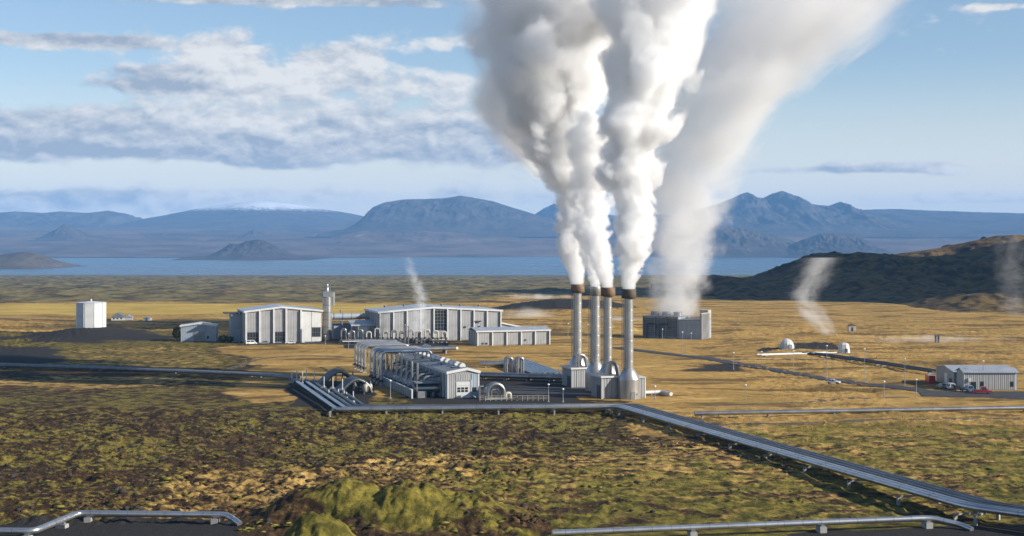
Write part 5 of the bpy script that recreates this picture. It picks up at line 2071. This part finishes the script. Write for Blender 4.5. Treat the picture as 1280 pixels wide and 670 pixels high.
# ---------------------------------------------------------------- vehicles
def make_car(name, label, px, py, rz, paintm, style='car', L=4.4, Wd=1.75, Hh=1.5):
    P = drop(g(px, py))
    P.z += 0.14
    t = thing(name, label, 'car' if style != 'pickup' else 'pickup', P, rz, 'vehicles parked at the buildings')
    hw = Wd / 2
    if style == 'pickup':
        body = [(-L / 2, 0.45), (-L / 2, 0.98), (-0.05 * L, 1.0), (0.02 * L, 1.0), (0.27 * L, 1.02), (0.46 * L, 0.92), (L / 2, 0.72), (L / 2, 0.42)]
        cab = [(-0.08 * L, 1.0), (-0.04 * L, Hh + 0.22), (0.14 * L, Hh + 0.25), (0.27 * L, 1.02)]
    elif style == 'van':
        body = [(-L / 2, 0.4), (-L / 2, 1.05), (0.34 * L, 1.05), (0.47 * L, 0.92), (L / 2, 0.7), (L / 2, 0.4)]
        cab = [(-L / 2 + 0.03, 1.05), (-L / 2 + 0.1, Hh + 0.45), (0.22 * L, Hh + 0.45), (0.36 * L, 1.05)]
    else:
        body = [(-L / 2, 0.42), (-L / 2 + 0.03, 0.88), (-0.36 * L, 0.95), (0.22 * L, 0.95), (0.44 * L, 0.82), (L / 2, 0.62), (L / 2, 0.40)]
        cab = [(-0.42 * L, 0.95), (-0.30 * L, Hh), (0.04 * L, Hh + 0.02), (0.22 * L, 0.95)]
    MB().prism(body, -hw, hw).build('body', M[paintm], t)
    cm = MB()
    n = len(cab)
    ins = 0.16
    lo = [(x, -hw + 0.03 + (ins if z > 1.1 else 0), z) for x, z in cab]
    hi = [(x, hw - 0.03 - (ins if z > 1.1 else 0), z) for x, z in cab]
    cm.add(lo + hi, [tuple(range(n)), tuple(range(2 * n - 1, n - 1, -1))] + [(i, i + n, (i + 1) % n + n, (i + 1) % n) for i in range(n)])
    cb = cm.build('cabin', M[paintm], t)
    # side windows and windscreens slightly proud of the cabin
    zt = cab[1][1]
    x0, x1, x2, x3 = cab[0][0], cab[1][0], cab[2][0], cab[3][0]
    z0 = cab[0][1]
    for s in (-1, 1):
        for (fa, fb) in ((0.08, 0.48), (0.53, 0.93)):
            def edge(f, zz):
                a = x0 + (x1 - x0) * zz
                b = x3 + (x2 - x3) * zz
                return a + (b - a) * f
            q = []
            for f, zz in ((fa, 0.12), (fb, 0.12), (fb, 0.86), (fa, 0.86)):
                q.append((edge(f, zz), s * (hw - 0.03 - ins * zz + 0.012), z0 + (zt - z0) * zz))
            MB().add(q, [(0, 1, 2, 3)]).build('side_window', M['glass'], cb)
    for (xa, xb, e) in ((x3, x2, 1), (x0, x1, -1)):
        q = []
        for yy, zz in ((-1, 0.12), (1, 0.12), (1, 0.9), (-1, 0.9)):
            q.append((xa + (xb - xa) * zz + e * 0.02, yy * (hw - 0.2 - ins * zz), z0 + (zt - z0) * zz + 0.01))
        MB().add(q, [(0, 1, 2, 3)]).build('windscreen' if e > 0 else 'rear_window', M['glass'], cb)
    for x in (-L * 0.31, L * 0.32):
        for s in (-1, 1):
            w = MB().cyl((x, s * (hw - 0.2), 0.34), (x, s * (hw + 0.03), 0.34), 0.34, n=16).build('wheel', M['rubber'], t)
            MB().cyl((x, s * (hw + 0.031), 0.34), (x, s * (hw + 0.05), 0.34), 0.2, n=12).build('rim', M['grey_metal'], w)
    for s in (-1, 1):
        bx('headlight', M['lamp_glass'], t, L / 2 - 0.03, L / 2 + 0.02, s * hw * 0.72 - 0.18, s * hw * 0.72 + 0.18, 0.60, 0.74)
        bx('tail_light', M['lamp_red'], t, -L / 2 - 0.03, -L / 2 + 0.02, s * hw * 0.8 - 0.12, s * hw * 0.8 + 0.12, 0.66, 0.86)
    bx('bumper', M['dark_metal'], t, L / 2 + 0.003, L / 2 + 0.1, -hw + 0.05, hw - 0.05, 0.36, 0.52)
    bx('bumper', M['dark_metal'], t, -L / 2 - 0.1, -L / 2 - 0.003, -hw + 0.05, hw - 0.05, 0.36, 0.52)
    if style == 'pickup':
        bx('load_bed', M['dark_metal'], t, -L / 2 + 0.15, -0.1 * L, -hw + 0.15, hw - 0.15, 1.003, 1.05)


make_car('pickup', 'bright red pickup parked before the long low shed', 1228, 492.5, math.radians(-8), 'red', 'pickup', 5.4, 2.0, 1.85)
make_car('parked_car', 'blue car parked left of the red pickup', 1210, 490.2, math.radians(100), 'carblue', 'car', 4.8, 2.0, 1.9)
make_car('parked_car', 'black car parked at the gable shed nearest to the blue car', 1195.5, 488.4, math.radians(95), 'carblack', 'car')
make_car('parked_car', 'white van parked in the middle of the row at the gable shed', 1188, 487.4, math.radians(92), 'carwhite', 'van', 4.6)
make_car('parked_car', 'dark grey car leftmost in the row at the gable shed', 1177.5, 486, math.radians(97), 'cargrey', 'car')
make_car('parked_car', 'white car parked before the fins of the workshop hall', 363, 430.5, math.radians(185), 'carwhite', 'car')
make_car('parked_car', 'white van parked under the left shop window of the workshop hall', 314, 431.2, math.radians(20), 'carwhite', 'van', 4.8)
make_car('parked_car', 'dark car parked in the middle before the workshop hall', 330, 430.9, math.radians(190), 'cargrey', 'car')
make_car('parked_car', 'white car on the verge where the road bends towards the sheds', 1042, 478.5, math.radians(-30), 'carwhite', 'car', 4.2)


# ---------------------------------------------------------------- bush beside the garage
def make_bush(label, px, py, rx, h, seed):
    rs = np.random.RandomState(seed)
    P = drop(g(px, py))
    t = thing('bush', label, 'bush', P, 0)
    st = MB()
    for k in range(6):
        a = rs.uniform(0, 6.28)
        st.cyl((0.2 * math.cos(a), 0.2 * math.sin(a), -0.2), (rx * 0.6 * math.cos(a), rx * 0.6 * math.sin(a), h * 0.7), 0.09, 0.03, n=5)
    st.build('stem', M['dirt'], t)
    n = 2600
    d = rs.normal(size=(n, 3))
    d /= np.linalg.norm(d, axis=1)[:, None]
    r = rs.uniform(0.35, 1.0, n) ** 0.6
    clump = 0.75 + 0.35 * np.sin(d[:, 0] * 5 + 1.3) * np.cos(d[:, 2] * 6) * np.sin(d[:, 1] * 4)
    c = d * (r * clump)[:, None] * np.array([rx, rx, h * 0.52]) + np.array([0, 0, h * 0.55])
    m = MB()
    for p in c:
        a, b, s = rs.uniform(0, 6.28), rs.uniform(-1, 1), rs.uniform(0.14, 0.30)
        e1 = Vector((math.cos(a), math.sin(a), b)).normalized() * s
        e2 = Vector((-math.sin(a), math.cos(a), rs.uniform(-1, 1))).normalized() * s * 0.6
        p = Vector(p)
        m.add([p - e1, p + e2, p + e1, p - e2], [(0, 1, 2, 3)])
    m.build('foliage', M['leaf'], t)['kind'] = 'stuff'


def leaf_mat():
    m, T, out = new_mat('dark_leaf')
    p = pos(T)
    n = T.noise(p, 0.9, 3, 0.6)
    c = T.mix(T.ss(n, 0.3, 0.7), (0.022, 0.030, 0.010), (0.065, 0.070, 0.022))
    bsdf(T, out, c, 0.7, spec=0.2)
    return m


M['leaf'] = leaf_mat()
make_bush('dark bush at the left corner of the small garage', 220.5, 426.8, 2.4, 7.0, 3)
make_bush('low dark bush between the small garage and the workshop hall', 279, 428.6, 2.6, 3.6, 4)
make_bush('second low bush nearer to the workshop hall', 287.5, 428.8, 2.0, 3.0, 5)


# ---------------------------------------------------------------- posts by the gravel heap and along the hay field
for k, px in enumerate((671.5, 674, 677, 680, 684.5, 688, 692)):
    P = drop(g(px, 384.5))
    t = thing('fence_post', ['first', 'second', 'third', 'fourth', 'fifth', 'sixth', 'seventh'][k] + ' pale post from the left on the gravel heap behind the plant', 'post', P, 0, 'posts on the gravel heap')
    bx('shaft', M['concrete'], t, -0.2, 0.2, -0.2, 0.2, -0.3, 3.0 + (k % 3) * 0.5)
    bx('cap', M['cream'], t, -0.28, 0.28, -0.28, 0.28, 3.003 + (k % 3) * 0.5, 3.2 + (k % 3) * 0.5)


def wheel_tracks(label, pts, gauge=1.7):
    """two worn wheel ruts"""
    P = [Vector((p.x, p.y, 0)) for p in pts]
    for s in (-1, 1):
        Q = []
        for i, q in enumerate(P):
            d_ = (P[min(i + 1, len(P) - 1)] - P[max(i - 1, 0)]).normalized()
            Q.append(q + perp(d_) * s * gauge / 2)
        ribbon('path', label + (' left rut' if s < 0 else ' right rut'), Q, 0.9, M['dirt'], 0.07, 4)


wheel_tracks('worn track along the single pipe at the right,', [g(850, 530), g(930, 534), g(1060, 529), g(1180, 527), g(1330, 524)])
wheel_tracks('worn track from the road to the well huts,', [g(905, 450), g(960, 448.5), g(1020, 449.5), g(1070, 447)])
wheel_tracks('worn track over the meadow in front of the workshop hall,', [g(430, 446), g(370, 444), g(320, 449), g(285, 462)])
# ---------------------------------------------------------------- steam
# Each column is a closed hull; inside it the density is a function of the place only:
# thickest on the column's own axis, torn into billows that grow with its radius.
def column_curve(path, Y):
    pts = np.array([at(a, b, Y)[:] for a, b, w in path])
    rad = np.array([w * Y / FPX for a, b, w in path])
    zz = np.linspace(pts[0, 2], pts[-1, 2], 400)
    k = np.ones(31) / 31

    def sm(v):
        o = np.interp(zz, pts[:, 2], v)
        return np.convolve(np.pad(o, 15, mode='edge'), k, mode='valid')
    return zz, sm(pts[:, 0]), sm(rad)


def steam_column(name, path, Y, D, seed, top=0.3, edge=0.32, a1=0.40, a2=1.15, step=0.2, hull=1.22, base_soft=True, s1=1.1, s2=2.2,
                 col=0.985, thin=0.0, aniso=0.1, fade=0.0, wide=1.18):
    path = [(a, b, w * (1 + (wide - 1) * min(1, i / 3.0))) for i, (a, b, w) in enumerate(path)]
    zz, cx, rr = column_curve(path, Y)
    z0, z1 = zz[0], zz[-1]
    ss_ = np.concatenate([[0], np.cumsum(np.diff(zz) / (0.5 * (rr[1:] + rr[:-1])))])
    x0, x1 = cx.min(), cx.max() + 0.01
    R1, S1 = rr.max(), ss_[-1]
    m, T, out = new_mat(name)
    p = pos(T)
    px, py, pz = T.sep(p)
    h = T.lin(pz, z0, z1)
    ramp = T.new('ShaderNodeValToRGB')
    cr = ramp.color_ramp
    cr.interpolation = 'LINEAR'
    n = 30
    while len(cr.elements) < n:
        cr.elements.new(0.5)
    for i in range(n):
        t = i / (n - 1)
        zi = z0 + (z1 - z0) * t
        cr.elements[i].position = t
        cr.elements[i].color = ((np.interp(zi, zz, cx) - x0) / (x1 - x0), np.interp(zi, zz, rr) / R1, np.interp(zi, zz, ss_) / S1, 1)
    T.put(ramp.inputs[0], h)
    sc = T.new('ShaderNodeSeparateColor')
    T.l.new(ramp.outputs[0], sc.inputs[0])
    ax = T.m('MULTIPLY_ADD', sc.outputs[0], x1 - x0, x0)
    r = T.m('MULTIPLY', sc.outputs[1], R1)
    u = T.m('DIVIDE', T.m('SUBTRACT', px, ax), r)
    v = T.m('DIVIDE', T.m('SUBTRACT', py, Y), r)
    s = T.m('MULTIPLY', sc.outputs[2], S1)
    q = T.comb(T.m('ADD', u, seed * 3.7), T.m('ADD', v, seed * 1.9), s)
    rho = T.m('SQRT', T.m('ADD', T.m('MULTIPLY', u, u), T.m('MULTIPLY', v, v)))
    # one octave of lobes with creases between them, then finer torn detail
    lob = T.m('ABSOLUTE', T.m('MULTIPLY_ADD', T.noise(q, s1, 0, 0.5, 0.0), 2.0, -1.0))
    nz = T.noise(q, s2, 3.5, 0.66, 0.3)
    f = T.m('SUBTRACT', 0.98, rho)
    f = T.m('MULTIPLY_ADD', T.m('SUBTRACT', T.m('MULTIPLY', lob, 2.0), 0.5), a1, f)
    f = T.m('MULTIPLY_ADD', T.m('SUBTRACT', nz, 0.5), a2, f)
    if base_soft:
        # near the mouth the jet is still narrow and even
        k = T.ss(s, 0.0, 2.5)
        calm = T.m('SUBTRACT', 0.95, rho)
        f = T.m('ADD', T.m('MULTIPLY', f, k), T.m('MULTIPLY', calm, T.m('SUBTRACT', 1.0, k)))
    f = T.m('SUBTRACT', f, T.ss(h, 1.0 - fade, 1.0, 0.0, 1.2)) if fade else f
    dens = T.m('MULTIPLY', T.ss(f, thin, thin + edge), T.lin(h, 0.0, 1.0, D, D * top))
    vol = T.new('ShaderNodeVolumePrincipled')
    vol.inputs['Color'].default_value = (col, col, col, 1)
    vol.inputs['Anisotropy'].default_value = aniso
    T.put(vol.inputs['Density'], dens)
    T.l.new(vol.outputs[0], out.inputs['Volume'])
    m.cycles.volume_step_rate = step
    # hull: a lumpy closed tube just outside the steam
    ns, nr = 40, max(30, int(S1 * 5))
    zi = np.linspace(z0, z1, nr)
    ci = np.interp(zi, zz, cx)
    ri = np.interp(zi, zz, rr) * (hull - 0.22 * np.exp(-(zi - z0) / (2.5 * rr[0])))
    th = np.linspace(0, 2 * np.pi, ns, endpoint=False)
    V = np.stack([ci[:, None] + ri[:, None] * np.cos(th), Y + ri[:, None] * np.sin(th), np.repeat(zi[:, None], ns, 1)], -1)
    V = V.reshape(-1, 3)
    F = [(i * ns + j, i * ns + (j + 1) % ns, (i + 1) * ns + (j + 1) % ns, (i + 1) * ns + j) for i in range(nr - 1) for j in range(ns)]
    F.append(tuple(range(ns))[::-1])
    F.append(tuple(range((nr - 1) * ns, nr * ns)))
    me = bpy.data.meshes.new(name)
    me.from_pydata(V.tolist(), [], F)
    me.materials.append(m)
    return link(bpy.data.objects.new(name, me))


def ground_steam(name, xa, xb, yc, hw, seed, Y, D, depth=22.0):
    """a low flat bank of steam"""
    c = at((xa + xb) / 2, yc, Y)
    rx, rz = (xb - xa) / 2 * Y / FPX, hw * Y / FPX
    m, T, out = new_mat(name)
    p = pos(T)
    q = T.vm('DIVIDE', T.vm('SUBTRACT', p, tuple(c)), (rx, depth, rz))
    L = T.new('ShaderNodeVectorMath', operation='LENGTH')
    T.put(L.inputs[0], q)
    nz = T.noise(p, 1.1 / rz * 0.35, 4, 0.62, 0.4)
    f = T.m('MULTIPLY_ADD', T.m('SUBTRACT', nz, 0.52), 2.4, T.m('SUBTRACT', 0.75, L.outputs['Value']))
    vol = T.new('ShaderNodeVolumePrincipled')
    vol.inputs['Color'].default_value = (0.98, 0.98, 0.98, 1)
    T.put(vol.inputs['Density'], T.m('MULTIPLY', T.ss(f, 0.0, 0.8), D))
    T.l.new(vol.outputs[0], out.inputs['Volume'])
    m.cycles.volume_step_rate = 0.6
    import bmesh
    bm = bmesh.new()
    bmesh.ops.create_icosphere(bm, subdivisions=4, radius=1.0)
    for v in bm.verts:
        v.co = Vector((v.co.x * rx * 1.05 + c.x, v.co.y * depth * 1.05 + c.y, v.co.z * rz * 1.05 + c.z))
    me = bpy.data.meshes.new(name)
    bm.to_mesh(me)
    bm.free()
    me.materials.append(m)
    return link(bpy.data.objects.new(name, me))
# ---------------------------------------------------------------- steam columns
def steam():
    S = STACKS
    jobs = [
        ('steam_column', 'leftmost dense white steam column above the farthest stack', S[0][1], dict(D=0.75, seed=1, top=0.25),
         [(722, 358, 8), (721, 345, 11), (717, 325, 17), (717, 305, 22), (723, 280, 24), (723, 252, 26), (712, 220, 34), (700, 180, 44), (690, 140, 54), (690, 95, 68), (698, 50, 84), (712, 0, 104), (728, -40, 118)]),
        ('steam_column', 'narrow white steam column above the second stack', S[1][1], dict(D=0.75, seed=2, top=0.5, fade=0.25),
         [(744.5, 361, 6.5), (743, 345, 10), (742, 322, 15), (739, 295, 18), (741, 262, 20), (737, 225, 24), (735, 185, 28), (732, 150, 30), (728, 110, 34)]),
        ('steam_column', 'short white steam column above the third stack that joins the second', S[2][1], dict(D=0.75, seed=3, top=0.8, fade=0.3),
         [(760, 362, 8), (757, 348, 10.5), (752, 332, 13), (749, 312, 14), (745, 290, 15), (742, 262, 17)]),
        ('steam_column', 'bright white steam column above the nearest stack', S[3][1], dict(D=0.8, seed=4, top=0.25),
         [(786.5, 364, 8.5), (785, 350, 11), (788, 330, 17), (792, 305, 24), (794, 275, 25), (792, 250, 25), (782, 222, 32), (784, 195, 37), (795, 160, 42), (806, 120, 46), (811, 70, 52), (814, 20, 62), (820, -40, 75)]),
        ('steam_cloud', 'grey billowing cloud where the left columns merge at the top', 480.0, dict(D=0.20, seed=5, col=0.985, top=1.0, base_soft=False, edge=0.9, step=0.3, wide=1.5, s1=0.9),
         [(680, 225, 12), (660, 195, 30), (650, 160, 42), (650, 120, 48), (656, 80, 56), (672, 40, 72), (700, 0, 92), (720, -40, 105)]),
        ('steam_column', 'broad pale translucent steam column over the cooling tower', 668.0,
         dict(D=0.095, seed=6, col=0.93, top=0.40, base_soft=False, edge=0.7, step=0.22, s1=0.9, s2=2.1, a1=0.45, a2=1.7, hull=1.15, wide=1.35),
         [(842, 396, 40), (845, 374, 40), (848, 345, 40), (850, 315, 42), (855, 280, 44), (861, 240, 47), (872, 200, 54), (892, 155, 66), (918, 110, 78), (948, 62, 92), (975, 15, 118), (990, -40, 150)]),
        ('steam_wisp', 'thin steam wisp rising in front of the power hall', 628.0,
         dict(D=0.34, seed=7, col=0.95, top=0.25, base_soft=False, edge=1.3, step=0.3, s1=0.9, s2=2.4, a2=2.0),
         [(520, 414, 15), (523, 398, 12), (527, 380, 11), (525, 365, 10), (519, 350, 9), (513, 338, 8), (511, 322, 7)]),
        ('steam_wisp', 'grey steam wisp rising from the plain before the dark hill', 640.0,
         dict(D=0.16, seed=8, col=0.93, top=0.35, base_soft=False, edge=1.5, step=0.3, s1=0.9, s2=2.4, a2=2.2),
         [(1036, 418, 17), (1024, 404, 20), (1012, 390, 21), (1005, 374, 21), (1010, 358, 22), (1020, 342, 24), (1028, 322, 24)]),
        ('steam_wisp', 'faint steam wisp at the right edge before the dark hill', 760.0,
         dict(D=0.02, seed=9, col=0.93, top=0.7, base_soft=False, edge=1.2, step=0.35, s1=0.9, s2=2.8, a2=2.2),
         [(1270, 396, 22), (1268, 370, 24), (1266, 345, 25), (1265, 320, 24), (1268, 296, 22)]),
    ]
    for (nm, lab, Y, kw, path) in jobs:
        tag(steam_column(nm, path, Y, **kw), lab, 'steam', None, 'stuff')
    low = [('bluish steam lying over the ground left of the gravel heap', 585, 735, 394, 16, 21, 845.0, 0.035),
           ('thin steam sheet over the plain far behind the power hall', 612, 735, 371, 6, 22, 1130.0, 0.05),
           ('low steam drifting between the stacks and the cooling tower', 720, 822, 402, 13, 23, 800.0, 0.05),
           ('low steam drifting over the grass right of the white hut', 1035, 1290, 424, 8, 24, 640.0, 0.035)]
    for (lab, xa, xb, yc, hw, seed, Y, D) in low:
        tag(ground_steam('ground_steam', xa, xb, yc, hw, seed, Y, D), lab, 'steam', None, 'stuff')


steam()
